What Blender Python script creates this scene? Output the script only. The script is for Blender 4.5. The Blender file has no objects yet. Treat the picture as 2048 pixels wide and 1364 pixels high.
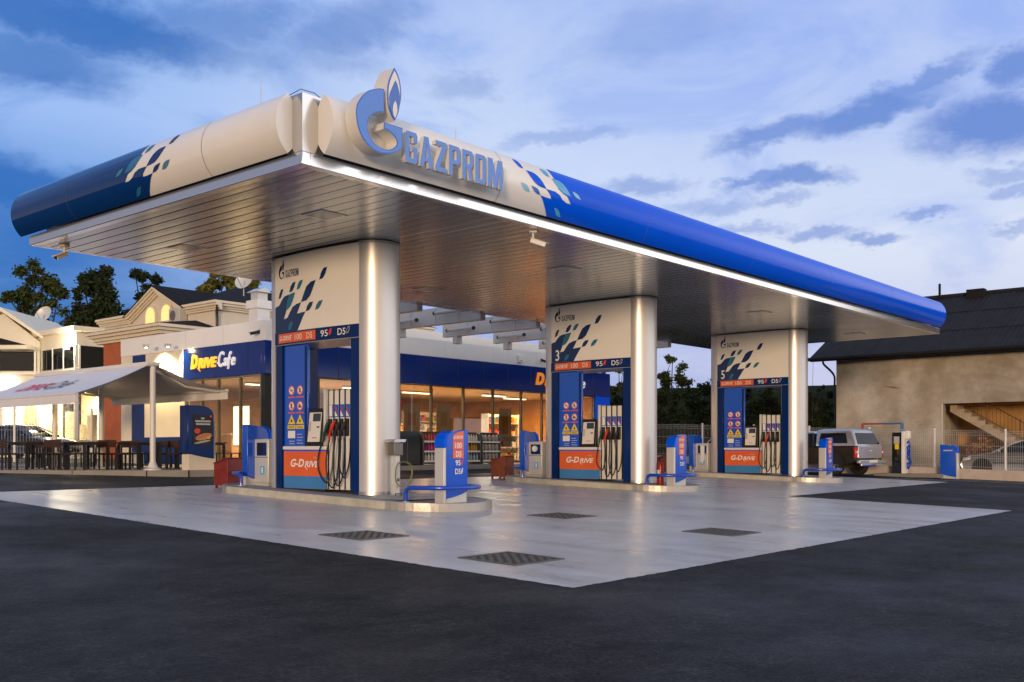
import bpy, bmesh, math, random
from math import radians as RAD, sin, cos, pi, sqrt, atan2, asin, exp
from mathutils import Vector, Matrix
random.seed(7)
S = bpy.context.scene
COL = S.collection

# ------------------------------------------------------------------ camera
# station frame: +x runs along the long blue canopy side, +y from the canopy's front edge to the shop
CAM = Vector((-8.72, -11.33, 1.08))
FW = Vector((.758, .652, 0)).normalized()
RT = Vector((FW.y, -FW.x, 0))
cd = bpy.data.cameras.new("camera")
cam = bpy.data.objects.new("camera", cd); COL.objects.link(cam)
cam.location = CAM
cam.rotation_euler = (pi/2, 0, atan2(FW.y, FW.x) - pi/2)
cd.sensor_width = 36; cd.lens = 36*2007/2048
cd.shift_y = (900-682)/2048
cd.clip_start = .1; cd.clip_end = 6000
S.camera = cam

# ------------------------------------------------------------------ exposure
S.view_settings.view_transform = 'Standard'
S.view_settings.look = 'None'
S.view_settings.exposure = 0.08
S.view_settings.gamma = 1.0
S.cycles.max_bounces = 8
S.cycles.transparent_max_bounces = 16
S.cycles.sample_clamp_indirect = 4.0
S.cycles.caustics_reflective = False
S.cycles.caustics_refractive = False
S.cycles.use_denoising = True

# ------------------------------------------------------------------ twilight sky
def build_sky():
    w = bpy.data.worlds.new("World"); S.world = w; w.use_nodes = True
    N = w.node_tree.nodes; L = w.node_tree.links
    N.clear()
    out = N.new('ShaderNodeOutputWorld'); bg = N.new('ShaderNodeBackground')
    L.new(bg.outputs[0], out.inputs[0])
    tc = N.new('ShaderNodeTexCoord')
    def put(sock, v):
        if hasattr(v, 'is_output') or isinstance(v, bpy.types.NodeSocket): L.new(v, sock)
        else: sock.default_value = v
    def M(op, a, b=0.0, c=0.0, clamp=False):
        n = N.new('ShaderNodeMath'); n.operation = op; n.use_clamp = clamp
        put(n.inputs[0], a); put(n.inputs[1], b); put(n.inputs[2], c); return n.outputs[0]
    def VM(op, a, b=(0, 0, 0), out='Vector'):
        n = N.new('ShaderNodeVectorMath'); n.operation = op
        put(n.inputs[0], a); put(n.inputs[1], b); return n.outputs[out]
    def mixc(f, a, b):
        n = N.new('ShaderNodeMix'); n.data_type = 'RGBA'
        put(n.inputs[0], f)
        for s, v in ((n.inputs[6], a), (n.inputs[7], b)):
            if isinstance(v, tuple): s.default_value = (*v, 1)
            else: L.new(v, s)
        return n.outputs[2]
    def smooth(x, a, b):
        n = N.new('ShaderNodeMapRange'); n.interpolation_type = 'SMOOTHSTEP'
        put(n.inputs[0], x); n.inputs[1].default_value = a; n.inputs[2].default_value = b
        n.inputs[3].default_value = 0; n.inputs[4].default_value = 1
        return n.outputs[0]
    def ramp(x, stops):
        n = N.new('ShaderNodeValToRGB'); put(n.inputs[0], x)
        e = n.color_ramp.elements
        while len(e) < len(stops): e.new(.5)
        for k, (p, c) in enumerate(stops):
            e[k].position = p; e[k].color = (*c, 1)
        return n.outputs[0]
    def noise(vec, scale, detail=5, rough=.55, dist=0.0):
        n = N.new('ShaderNodeTexNoise'); L.new(vec, n.inputs['Vector'])
        n.inputs['Scale'].default_value = scale; n.inputs['Detail'].default_value = detail
        n.inputs['Roughness'].default_value = rough; n.inputs['Distortion'].default_value = dist
        return n.outputs[0], n.outputs[1]
    d = tc.outputs['Generated']
    sep = N.new('ShaderNodeSeparateXYZ'); L.new(d, sep.inputs[0])
    f = VM('DOT_PRODUCT', d, tuple(FW), 'Value'); r = VM('DOT_PRODUCT', d, tuple(RT), 'Value')
    az = M('MULTIPLY', M('ARCTAN2', r, f), 180/pi)          # degrees, 0 along the avenue of pumps, + to the east
    el = M('MULTIPLY', M('ARCSINE', sep.outputs[2]), 180/pi)
    e01 = M('DIVIDE', el, 90.0, clamp=True)
    left = ramp(e01, [(0, (.020, .105, .33)), (.09, (.035, .16, .46)), (.145, (.075, .24, .62)), (.19, (.33, .49, .86)), (.25, (.26, .44, .84)), (.30, (.10, .27, .66)), (.5, (.28, .36, .56)), (1, (.34, .40, .54))])
    mid = ramp(e01, [(0, (.20, .28, .58)), (.08, (.28, .39, .76)), (.14, (.52, .64, .90)), (.2, (.50, .62, .89)), (.28, (.31, .45, .84)), (.5, (.28, .38, .62)), (1, (.34, .40, .54))])
    right = ramp(e01, [(0, (.47, .47, .70)), (.07, (.55, .58, .80)), (.12, (.68, .74, .88)), (.18, (.47, .58, .88)), (.28, (.26, .40, .84)), (.5, (.30, .38, .60)), (1, (.34, .40, .54))])
    east = ramp(e01, [(0, (1.2, 1.07, 1.02)), (.05, (1.35, 1.27, 1.25)), (.13, (1.85, 1.80, 1.82)), (.21, (1.9, 1.86, 1.95)), (.32, (.8, .85, 1.0)), (.5, (.42, .46, .58)), (1, (.34, .40, .54))])
    back = ramp(e01, [(0, (1.9, 1.2, .70)), (.04, (1.7, 1.15, .74)), (.12, (1.25, .94, .70)), (.25, (.75, .66, .62)), (.5, (.40, .42, .50)), (1, (.34, .40, .54))])
    west = ramp(e01, [(0, (.50, .33, .19)), (.04, (.40, .28, .19)), (.10, (.24, .21, .21)), (.25, (.20, .23, .34)), (.5, (.28, .34, .48)), (1, (.34, .40, .54))])
    base = mixc(smooth(az, -26.0, -6.0), left, mid)
    base = mixc(smooth(az, -6.0, 20.0), base, right)
    base = mixc(smooth(az, 34.0, 62.0), base, east)
    base = mixc(smooth(az, 125.0, 155.0), base, back)
    base = mixc(smooth(az, -40.0, -75.0), base, west)
    base = mixc(smooth(az, -125.0, -160.0), base, back)
    # thin veil clouds
    cmb = N.new('ShaderNodeCombineXYZ'); put(cmb.inputs[0], az); put(cmb.inputs[1], el)
    p = cmb.outputs[0]
    st = VM('MULTIPLY', p, (.055, .13, 0))
    rot = N.new('ShaderNodeVectorRotate'); rot.inputs['Angle'].default_value = RAD(-22); L.new(st, rot.inputs[0])
    n1, _ = noise(rot.outputs[0], 1.7, 7, .6, .6)
    veil = smooth(n1, .36, .68)
    base = mixc(M('MULTIPLY', M('SUBTRACT', 1.0, smooth(n1, .30, .52)), .42), base, mixc(smooth(az, -20., 10.), (.07, .24, .64), (.26, .40, .84)))
    base = mixc(M('MULTIPLY', veil, .32), base, mixc(smooth(az, -24., -2.), (.30, .50, .86), (.66, .74, .89)))
    # dark streaky clouds
    wn, wc = noise(VM('MULTIPLY', p, (.34, .62, 0)), 1.0, 6, .62)
    warp = VM('MULTIPLY', VM('SUBTRACT', wc, (.5, .5, .5)), (4.2, 2.0, 0))
    wn2, wc2 = noise(VM('MULTIPLY', p, (1.3, 2.0, 0)), 1.0, 5, .6)
    warp = VM('ADD', warp, VM('MULTIPLY', VM('SUBTRACT', wc2, (.5, .5, .5)), (1.5, .8, 0)))
    pw = VM('ADD', p, warp)
    def blob(px, py, rx, ry, tilt, amt):
        a = math.degrees(math.atan((px-1024)/2007)); e = math.degrees(math.atan((900-py)/2007*cos(RAD(a))))
        q = VM('SUBTRACT', pw, (a, e, 0))
        vr = N.new('ShaderNodeVectorRotate'); vr.inputs['Angle'].default_value = RAD(-tilt); L.new(q, vr.inputs[0])
        k = 180/pi/2007
        q = VM('MULTIPLY', vr.outputs[0], (1/(rx*k), 1/(ry*k), 0))
        ln = VM('LENGTH', q, out='Value')
        return M('MULTIPLY', M('SUBTRACT', 1.0, smooth(ln, .35, 1.25)), amt)
    dark = None
    for b in [(1560, 262, 150, 26, 12, .85), (1730, 225, 170, 34, 10, .95), (1850, 160, 110, 24, 16, .8), (1985, 245, 150, 58, 0, 1),
              (2040, 130, 70, 42, 20, .9), (1590, 356, 110, 24, 2, .9), (1500, 364, 70, 16, 6, .75), (1290, 374, 100, 20, 0, .6),
              (1120, 276, 150, 18, 5, .45), (1420, 410, 120, 18, 3, .4), (1850, 425, 50, 11, 4, .6), (1560, 404, 70, 14, 4, .5),
              (1745, 480, 70, 13, 0, .75), (1640, 470, 80, 15, 0, .65), (1500, 460, 90, 14, 0, .5), (2030, 455, 60, 12, 0, .5), (2020, 345, 80, 16, -4, .5), (2030, 375, 50, 12, 0, .5),
              (1330, 60, 200, 60, 10, .35), (1520, 575, 90, 14, 0, .4), (1660, 640, 60, 10, 0, .4)]:
        v = blob(*b); dark = v if dark is None else M('MAXIMUM', dark, v)
    base = mixc(M('MULTIPLY', dark, .92), base, (.13, .245, .63))
    ld = None
    for b in [(120, 40, 420, 60, -4, .95), (60, 120, 190, 60, 0, .8), (420, 50, 200, 60, 10, .6), (700, 60, 160, 60, 20, .5), (40, 380, 300, 60, -6, .95), (20, 480, 240, 90, 0, .7), (640, 110, 120, 30, -10, .35), (940, 170, 80, 26, 0, .3)]:
        v = blob(*b); ld = v if ld is None else M('MAXIMUM', ld, v)
    base = mixc(M('MULTIPLY', ld, .92), base, (.030, .145, .48))
    # below the horizon: dim land
    base = mixc(smooth(el, 0.0, -3.0), base, (.05, .05, .055))
    L.new(base, bg.inputs[0]); bg.inputs[1].default_value = 1.0
build_sky()

# low warm sun added behind the camera, standing in for unbuilt street lamps
sd = bpy.data.lights.new("sun", 'SUN'); sun = bpy.data.objects.new("sun", sd); COL.objects.link(sun)
sd.energy = 2.3; sd.angle = RAD(10); sd.color = (1, .70, .43)
SUNDIR = Vector((-.86, -.51, 0)).normalized()*cos(RAD(2)) + Vector((0, 0, sin(RAD(2))))
sun.rotation_euler = SUNDIR.to_track_quat('Z', 'Y').to_euler()

# ------------------------------------------------------------------ helpers
def gz(v):
    P = [(-400, -.9), (-30, -.9), (-5.7, -.20), (0, -.035), (7, .18), (13, .42), (23, .62), (45, .85), (1000, .85)]
    for (a, za), (b, zb) in zip(P, P[1:]):
        if v <= b: return za + (zb-za)*max(0, (v-a))/(b-a)
    return P[-1][1]

def pm(name, col, rough=.5, metal=0.0, var=.0, vscale=3.0, bump=0.0, bscale=30.0, emit=None, estr=0.0, spec=.5, coat=0.0, rvar=0.0, stretch=(1, 1, 1), col2=None, dirt=None):
    m = bpy.data.materials.new(name); m.use_nodes = True
    N = m.node_tree.nodes; L = m.node_tree.links; b = N['Principled BSDF']
    b.inputs['Base Color'].default_value = (*col, 1); b.inputs['Roughness'].default_value = rough
    b.inputs['Metallic'].default_value = metal; b.inputs['Specular IOR Level'].default_value = spec
    b.inputs['Coat Weight'].default_value = coat; b.inputs['Coat Roughness'].default_value = .08
    tc = N.new('ShaderNodeTexCoord'); mp = N.new('ShaderNodeMapping'); L.new(tc.outputs['Object'], mp.inputs[0]); mp.inputs['Scale'].default_value = stretch
    def noise(s, det=5):
        n = N.new('ShaderNodeTexNoise'); L.new(mp.outputs[0], n.inputs['Vector']); n.inputs['Scale'].default_value = s; n.inputs['Detail'].default_value = det
        n.inputs['Roughness'].default_value = .6
        return n.outputs[0]
    if var or col2:
        n = noise(vscale)
        r = N.new('ShaderNodeValToRGB'); L.new(n, r.inputs[0])
        c2 = col2 or tuple(min(1, c*(1+var)) for c in col); c1 = tuple(c*(1-var) for c in col)
        r.color_ramp.elements[0].position = .32; r.color_ramp.elements[1].position = .68
        r.color_ramp.elements[0].color = (*c1, 1); r.color_ramp.elements[1].color = (*c2, 1)
        L.new(r.outputs[0], b.inputs['Base Color'])
    if rvar:
        n = noise(vscale*.7)
        mr = N.new('ShaderNodeMapRange'); L.new(n, mr.inputs[0]); mr.inputs[1].default_value = .3; mr.inputs[2].default_value = .7
        mr.inputs[3].default_value = max(.02, rough-rvar); mr.inputs[4].default_value = rough+rvar
        L.new(mr.outputs[0], b.inputs['Roughness'])
    if bump:
        n = noise(bscale, 4)
        bp = N.new('ShaderNodeBump'); bp.inputs['Strength'].default_value = bump; bp.inputs['Distance'].default_value = .02
        L.new(n, bp.inputs['Height']); L.new(bp.outputs[0], b.inputs['Normal'])
    if emit:
        b.inputs['Emission Color'].default_value = (*emit, 1); b.inputs['Emission Strength'].default_value = estr
    return m

def glass_mat(name, tint, refl=.25, rough=.01):
    m = bpy.data.materials.new(name); m.use_nodes = True
    N = m.node_tree.nodes; L = m.node_tree.links; N.clear()
    o = N.new('ShaderNodeOutputMaterial'); t = N.new('ShaderNodeBsdfTransparent'); t.inputs[0].default_value = (*tint, 1)
    g = N.new('ShaderNodeBsdfGlossy'); g.inputs['Roughness'].default_value = rough; g.inputs[0].default_value = (.9, .95, 1, 1)
    lw = N.new('ShaderNodeLayerWeight'); lw.inputs[0].default_value = .5; fr = N.new('ShaderNodeMath'); fr.operation = 'POWER'; L.new(lw.outputs['Facing'], fr.inputs[0]); fr.inputs[1].default_value = 4.0
    ma = N.new('ShaderNodeMath'); ma.operation = 'MULTIPLY_ADD'; L.new(fr.outputs[0], ma.inputs[0]); ma.inputs[1].default_value = .7; ma.inputs[2].default_value = refl
    ma.use_clamp = True
    mx = N.new('ShaderNodeMixShader'); L.new(ma.outputs[0], mx.inputs[0]); L.new(t.outputs[0], mx.inputs[1]); L.new(g.outputs[0], mx.inputs[2])
    L.new(mx.outputs[0], o.inputs[0])
    return m

class MB:
    """collects shapes; build() links them as ONE mesh object"""
    def __init__(s): s.v = []; s.f = []; s.mi = []; s.M = Matrix.Identity(4); s.mat = 0
    def add(s, vs, fs):
        o = len(s.v)
        s.v += [tuple(s.M @ Vector(p)) for p in vs]
        for f in fs: s.f.append([o+i for i in f]); s.mi.append(s.mat)
        return s
    def box(s, a, b):
        x0, y0, z0 = a; x1, y1, z1 = b
        return s.add([(x0, y0, z0), (x1, y0, z0), (x1, y1, z0), (x0, y1, z0), (x0, y0, z1), (x1, y0, z1), (x1, y1, z1), (x0, y1, z1)],
                     [(3, 2, 1, 0), (4, 5, 6, 7), (0, 1, 5, 4), (1, 2, 6, 5), (2, 3, 7, 6), (3, 0, 4, 7)])
    def prism(s, pts, ax, a, b, cap=True):
        def P(p, h): return (h, p[0], p[1]) if ax == 'x' else (p[0], h, p[1]) if ax == 'y' else (p[0], p[1], h)
        n = len(pts)
        fs = [(i, (i+1) % n, n+(i+1) % n, n+i) for i in range(n)]
        if cap: fs += [tuple(range(n))[::-1], tuple(range(n, 2*n))]
        return s.add([P(p, a) for p in pts] + [P(p, b) for p in pts], fs)
    def loft(s, rings, caps=True, closed=False):
        n = len(rings[0]); vs = [p for r in rings for p in r]; fs = []
        R = len(rings)
        for k in range(R if closed else R-1):
            a = k*n; b = ((k+1) % R)*n
            fs += [(a+i, a+(i+1) % n, b+(i+1) % n, b+i) for i in range(n)]
        if caps and not closed: fs += [tuple(range(n))[::-1], tuple(range((R-1)*n, R*n))]
        return s.add(vs, fs)
    def tube(s, path, r, seg=10, closed=False):
        P = [Vector(p) for p in path]; n = len(P); rings = []
        up = None
        for i in range(n):
            if closed: t = P[(i+1) % n]-P[i-1]
            else: t = P[min(i+1, n-1)]-P[max(i-1, 0)]
            t.normalize()
            if up is None:
                up = Vector((0, 0, 1)) if abs(t.z) < .9 else Vector((1, 0, 0))
            x = up - t*up.dot(t); x.normalize(); up = x; y = t.cross(x)
            rr = r[i] if isinstance(r, (list, tuple)) else r
            rings.append([tuple(P[i]+x*rr*cos(2*pi*k/seg)+y*rr*sin(2*pi*k/seg)) for k in range(seg)])
        return s.loft(rings, True, closed)
    def cyl(s, c, r, h, ax='z', seg=20, r2=None):
        c = Vector(c); d = {'x': Vector((1, 0, 0)), 'y': Vector((0, 1, 0)), 'z': Vector((0, 0, 1))}[ax]
        return s.tube([c, c+d*h], [r, r if r2 is None else r2], seg)
    def lathe(s, prof, c=(0, 0, 0), seg=20):
        return s.loft([[(c[0]+r*cos(2*pi*k/seg), c[1]+r*sin(2*pi*k/seg), c[2]+z) for k in range(seg)] for r, z in prof])
    def sphere(s, c, r, sx=1, sy=1, sz=1, n=10):
        return s.loft([[(c[0]+sx*r*sin(pi*j/n)*cos(2*pi*k/(2*n)), c[1]+sy*r*sin(pi*j/n)*sin(2*pi*k/(2*n)), c[2]-sz*r*cos(pi*j/n)) for k in range(2*n)] for j in [.02]+list(range(1, n))+[n-.02]])
    def poly(s, pts): return s.add(pts, [tuple(range(len(pts)))])
    def build(s, name, mats, parent=None, smooth=35, bevel=0, label=None, kind=None, recalc=True):
        me = bpy.data.meshes.new(name); me.from_pydata(s.v, [], s.f)
        if not isinstance(mats, (list, tuple)): mats = [mats]
        for m in mats: me.materials.append(m)
        if len(mats) > 1: me.polygons.foreach_set('material_index', s.mi)
        if recalc:
            bm = bmesh.new(); bm.from_mesh(me); bmesh.ops.recalc_face_normals(bm, faces=bm.faces); bm.to_mesh(me); bm.free()
        if smooth:
            me.polygons.foreach_set('use_smooth', [True]*len(me.polygons)); me.set_sharp_from_angle(angle=RAD(smooth))
        me.update()
        o = bpy.data.objects.new(name, me); COL.objects.link(o)
        if parent: o.parent = parent
        if bevel:
            bv = o.modifiers.new('bevel', 'BEVEL'); bv.width = bevel; bv.segments = 2; bv.limit_method = 'ANGLE'; bv.angle_limit = RAD(40)
        if label: o['label'] = label
        if kind: o['kind'] = kind
        return o

def thing(name, label, cat, loc=(0, 0, 0), rz=0.0, group=None):
    o = bpy.data.objects.new(name, None); COL.objects.link(o)
    o.location = loc; o.rotation_euler = (0, 0, rz); o.empty_display_size = .2
    o['label'] = label; o['category'] = cat
    if group: o['group'] = group
    return o
def tag(o, label, cat, group=None):
    o['label'] = label; o['category'] = cat
    if group: o['group'] = group
    return o
def kids(o): return [c for c in bpy.data.objects if c.parent == o]
def dup(root, loc, rz=None, label=None):
    r = root.copy(); COL.objects.link(r); r.location = loc
    if rz is not None: r.rotation_euler = (0, 0, rz)
    if label: r['label'] = label
    for ch in kids(root):
        c = ch.copy(); COL.objects.link(c); c.parent = r
        for g in kids(ch):
            d = g.copy(); COL.objects.link(d); d.parent = c
    return r

def text_geo(body, h, w=None, shear=0.0, bold=0.0, space=1.0, extrude=0.0, align_center=False):
    """flat lettering in x (along) and z (up), lower-left at 0,0, height h, width w"""
    cu = bpy.data.curves.new('lettering', 'FONT'); cu.body = body; cu.size = 1; cu.shear = shear; cu.offset = bold
    cu.space_character = space; cu.resolution_u = 3; cu.extrude = 0
    o = bpy.data.objects.new('lettering_source', cu); COL.objects.link(o)
    dg = bpy.context.evaluated_depsgraph_get(); dg.update()
    me = bpy.data.meshes.new_from_object(o.evaluated_get(dg))
    vs = [v.co.copy() for v in me.vertices]; fs = [tuple(p.vertices) for p in me.polygons]
    bpy.data.objects.remove(o); bpy.data.curves.remove(cu); bpy.data.meshes.remove(me)
    x0 = min(v.x for v in vs); x1 = max(v.x for v in vs); y0 = min(v.y for v in vs); y1 = max(v.y for v in vs)
    k = h/(y1-y0); kx = k if w is None else w/(x1-x0)
    return [((v.x-x0)*kx, (v.y-y0)*k) for v in vs], fs, (x1-x0)*kx
def put_text(mb, mapper, body, h, w=None, thick=0.0, **kw):
    """mapper(x,z,depth)->3d. thick>0 gives solid letters"""
    vs, fs, ww = text_geo(body, h, w, **kw)
    if thick <= 0:
        mb.add([mapper(x, z, 0) for x, z in vs], fs)
    else:
        n = len(vs); cnt = {}
        for f in fs:
            for a, b in zip(f, f[1:]+f[:1]): cnt[(a, b)] = 1
        side = [(a, b, b+n, a+n) for (a, b) in cnt if (b, a) not in cnt]
        mb.add([mapper(x, z, thick) for x, z in vs]+[mapper(x, z, 0) for x, z in vs], [tuple(f) for f in fs]+[tuple(i+n for i in f)[::-1] for f in fs]+side)
    return ww

def decal(polys, mapper, step, axis=1, name='decal', mats=None, parent=None, idx=None):
    """flat polygons cut into strips across one axis and laid on a curved surface"""
    bm = bmesh.new()
    for k, pts in enumerate(polys):
        f = bm.faces.new([bm.verts.new((p[0], p[1], 0)) for p in pts]); f.material_index = idx[k] if idx else 0
    bm.normal_update()
    bmesh.ops.triangulate(bm, faces=bm.faces[:])
    lo = min(v.co[axis] for v in bm.verts); hi = max(v.co[axis] for v in bm.verts)
    c = lo+step
    no = Vector((0, 1, 0)) if axis == 1 else Vector((1, 0, 0))
    while c < hi:
        bmesh.ops.bisect_plane(bm, geom=bm.verts[:]+bm.edges[:]+bm.faces[:], plane_co=no*c, plane_no=no); c += step
    for v in bm.verts: v.co = Vector(mapper(v.co.x, v.co.y))
    me = bpy.data.meshes.new(name)
    for m in (mats if isinstance(mats, list) else [mats]): me.materials.append(m)
    bm.to_mesh(me); bm.free()
    me.polygons.foreach_set('use_smooth', [True]*len(me.polygons))
    o = bpy.data.objects.new(name, me); COL.objects.link(o)
    if parent: o.parent = parent
    return o

def bez(pts, n=10):
    """smooth curve through points (Catmull-Rom)"""
    P = [Vector(p) for p in pts]; P = [P[0]*2-P[1]]+P+[P[-1]*2-P[-2]]; out = []
    for i in range(1, len(P)-2):
        for k in range(n):
            t = k/n; a, b, c, d = P[i-1:i+3]
            out.append(.5*((2*b)+(c-a)*t+(2*a-5*b+4*c-d)*t*t+(3*b-a-3*c+d)*t**3))
    out.append(P[-2]); return out

# ------------------------------------------------------------------ materials
white_p = pm('white_panel', (.84, .83, .80), .22, var=.03, vscale=.8, coat=.3)
cream = pm('cream_render', (.74, .66, .52), .8, var=.06, vscale=1.3, bump=.1, bscale=60)
house_cream = pm('house_render', (.66, .60, .50), .85, var=.06, vscale=.9, bump=.1, bscale=50)
blue = pm('blue_panel', (.001, .105, .88), .14, spec=.10, var=.04, vscale=.7)
shop_blue = pm('shop_blue_panel', (.003, .026, .19), .12, spec=.4, var=.05, vscale=.7)
blue_bright = pm('blue_board', (.004, .09, .62), .2, coat=.5)
navy = pm('navy_panel', (.003, .026, .15), .14, spec=.2, var=.05, vscale=.8)
navy_d = pm('navy_tile', (.006, .03, .13), .25)
teal = pm('teal_tile', (.02, .16, .27), .25)
cyan = pm('cyan_tile', (.08, .42, .78), .25)
mid_blue = pm('mid_blue_tile', (.012, .12, .62), .25)
orange = pm('orange_panel', (.75, .13, .03), .35, var=.05)
sky_blue_strip = pm('lower_blue_strip', (.05, .22, .52), .35, var=.04)
silver = pm('silver_cladding', (.70, .69, .68), .36, metal=.55, var=.03, vscale=1.2, rvar=.03)
alu = pm('aluminium', (.62, .61, .60), .3, metal=.9, rvar=.06)
steel = pm('polished_steel', (.50, .47, .42), .42, metal=.55, bump=.6, bscale=4)
soffit_m = pm('soffit_metal', (.45, .49, .53), .23, metal=.95, var=.05, vscale=.5, bump=.10, bscale=1.3, rvar=.04, stretch=(1.6, .5, 1))
strip_w = pm('white_strip', (.84, .83, .82), .2, metal=.93)
dark_rec = pm('dark_recess', (.20, .18, .16), .4, metal=.5)
black = pm('black_rubber', (.012, .012, .013), .45)
blackpl = pm('black_plastic', (.02, .02, .022), .3)
grey_pl = pm('grey_plastic', (.48, .48, .46), .4, var=.05)
lt_grey = pm('light_grey_metal', (.62, .62, .60), .35, var=.04, metal=.2)
white_ink = pm('white_ink', (.82, .82, .80), .4)
red_ink = pm('red_ink', (.72, .05, .04), .4)
pink_ink = pm('faded_red_ink', (.70, .12, .09), .4)
yellow = pm('yellow_sign', (.85, .62, .02), .4)
red_box = pm('red_paint', (.20, .022, .012), .3, var=.2, vscale=4, bump=.05)
rust = pm('rust_paint', (.26, .06, .02), .5, var=.25, vscale=5)
steel_kerb = pm('kerb_stone', (.50, .48, .40), .6, var=.15, vscale=4, bump=.15)
conc_top = pm('island_concrete', (.36, .36, .37), .65, var=.12, vscale=2.5, bump=.2)
pave = pm('pavement_slabs', (.30, .28, .25), .7, var=.15, vscale=1.5, bump=.2)
dark_wood = pm('dark_wood', (.055, .02, .011), .5, var=.35, vscale=8, stretch=(1, 6, 1))
dark_iron = pm('dark_iron', (.018, .016, .015), .45)
terracotta = pm('terracotta_render', (.42, .115, .045), .8, var=.1, vscale=2, bump=.15, bscale=50)
roof_dark = pm('dark_roofing', (.016, .016, .018), .9, spec=.12, var=.3, vscale=6, bump=.4, bscale=14)
fabric_w = pm('awning_fabric', (.72, .72, .76), .8, bump=.1, bscale=120, var=.03)
fabric_g = pm('awning_underside', (.30, .25, .19), .85, var=.06)
frame_w = pm('white_powder_coat', (.70, .68, .64), .35, var=.03)
glass_shop = glass_mat('shop_glass', (.74, .66, .54), .07)
glass_dark = pm('dark_glass', (.006, .007, .009), .05, spec=.35)
lamp_glow = pm('lamp_glow', (1, .9, .7), .5, emit=(1, .84, .55), estr=30)
leaf_d = pm('leaf_dark', (.022, .034, .014), .8, spec=.15, var=.5, vscale=.5)
leaf_m = pm('leaf_mid', (.045, .065, .02), .8, spec=.15, var=.5, vscale=.5)
leaf_y = pm('leaf_yellow_green', (.11, .11, .025), .8, spec=.15, var=.5, vscale=.6)
bark = pm('bark', (.05, .038, .028), .85, var=.3, bump=.5)

# ------------------------------------------------------------------ ground
def asphalt_mat():
    m = bpy.data.materials.new('asphalt'); m.use_nodes = True
    N = m.node_tree.nodes; L = m.node_tree.links; b = N['Principled BSDF']
    tc = N.new('ShaderNodeTexCoord')
    def noise(s, det, stretch=(1, 1, 1), rough=.6):
        mp = N.new('ShaderNodeMapping'); L.new(tc.outputs['Object'], mp.inputs[0]); mp.inputs['Scale'].default_value = stretch
        n = N.new('ShaderNodeTexNoise'); L.new(mp.outputs[0], n.inputs['Vector']); n.inputs['Scale'].default_value = s; n.inputs['Detail'].default_value = det; n.inputs['Roughness'].default_value = rough
        return n.outputs[0]
    big = noise(.35, 6); fine = noise(42, 4); mids = noise(1.6, 6, (1, 1.5, 1), .7)
    r = N.new('ShaderNodeValToRGB'); L.new(mids, r.inputs[0])
    r.color_ramp.elements[0].position = .3; r.color_ramp.elements[0].color = (.006, .0058, .0055, 1)
    r.color_ramp.elements[1].position = .72; r.color_ramp.elements[1].color = (.028, .027, .026, 1)
    grit = noise(13, 5, (1, 1, 1), .75)
    r3 = N.new('ShaderNodeValToRGB'); L.new(grit, r3.inputs[0]); r3.color_ramp.elements[0].position = .36; r3.color_ramp.elements[1].position = .64
    r3.color_ramp.elements[0].color = (.45, .45, .45, 1); r3.color_ramp.elements[1].color = (1.6, 1.6, 1.6, 1)
    mg = N.new('ShaderNodeMix'); mg.data_type = 'RGBA'; mg.blend_type = 'MULTIPLY'; mg.inputs[0].default_value = .9; L.new(r.outputs[0], mg.inputs[6]); L.new(r3.outputs[0], mg.inputs[7])
    mx = N.new('ShaderNodeMix'); mx.data_type = 'RGBA'; mx.blend_type = 'MULTIPLY'; mx.inputs[0].default_value = .8
    L.new(mg.outputs[2], mx.inputs[6])
    r2 = N.new('ShaderNodeValToRGB'); L.new(fine, r2.inputs[0]); r2.color_ramp.elements[0].position = .35; r2.color_ramp.elements[1].position = .68
    r2.color_ramp.elements[0].color = (.1, .1, .1, 1); r2.color_ramp.elements[1].color = (2.6, 2.55, 2.5, 1)
    L.new(r2.outputs[0], mx.inputs[7]); L.new(mx.outputs[2], b.inputs['Base Color'])
    mr = N.new('ShaderNodeMapRange'); L.new(big, mr.inputs[0]); mr.inputs[1].default_value = .35; mr.inputs[2].default_value = .65; mr.inputs[3].default_value = .5; mr.inputs[4].default_value = .85
    L.new(mr.outputs[0], b.inputs['Roughness']); b.inputs['Specular IOR Level'].default_value = .22
    bp = N.new('ShaderNodeBump'); bp.inputs['Strength'].default_value = .8; bp.inputs['Distance'].default_value = .012; L.new(fine, bp.inputs['Height'])
    bp2 = N.new('ShaderNodeBump'); bp2.inputs['Strength'].default_value = .25; bp2.inputs['Distance'].default_value = .03; L.new(mids, bp2.inputs['Height']); L.new(bp.outputs[0], bp2.inputs['Normal'])
    L.new(bp2.outputs[0], b.inputs['Normal'])
    return m
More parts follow.
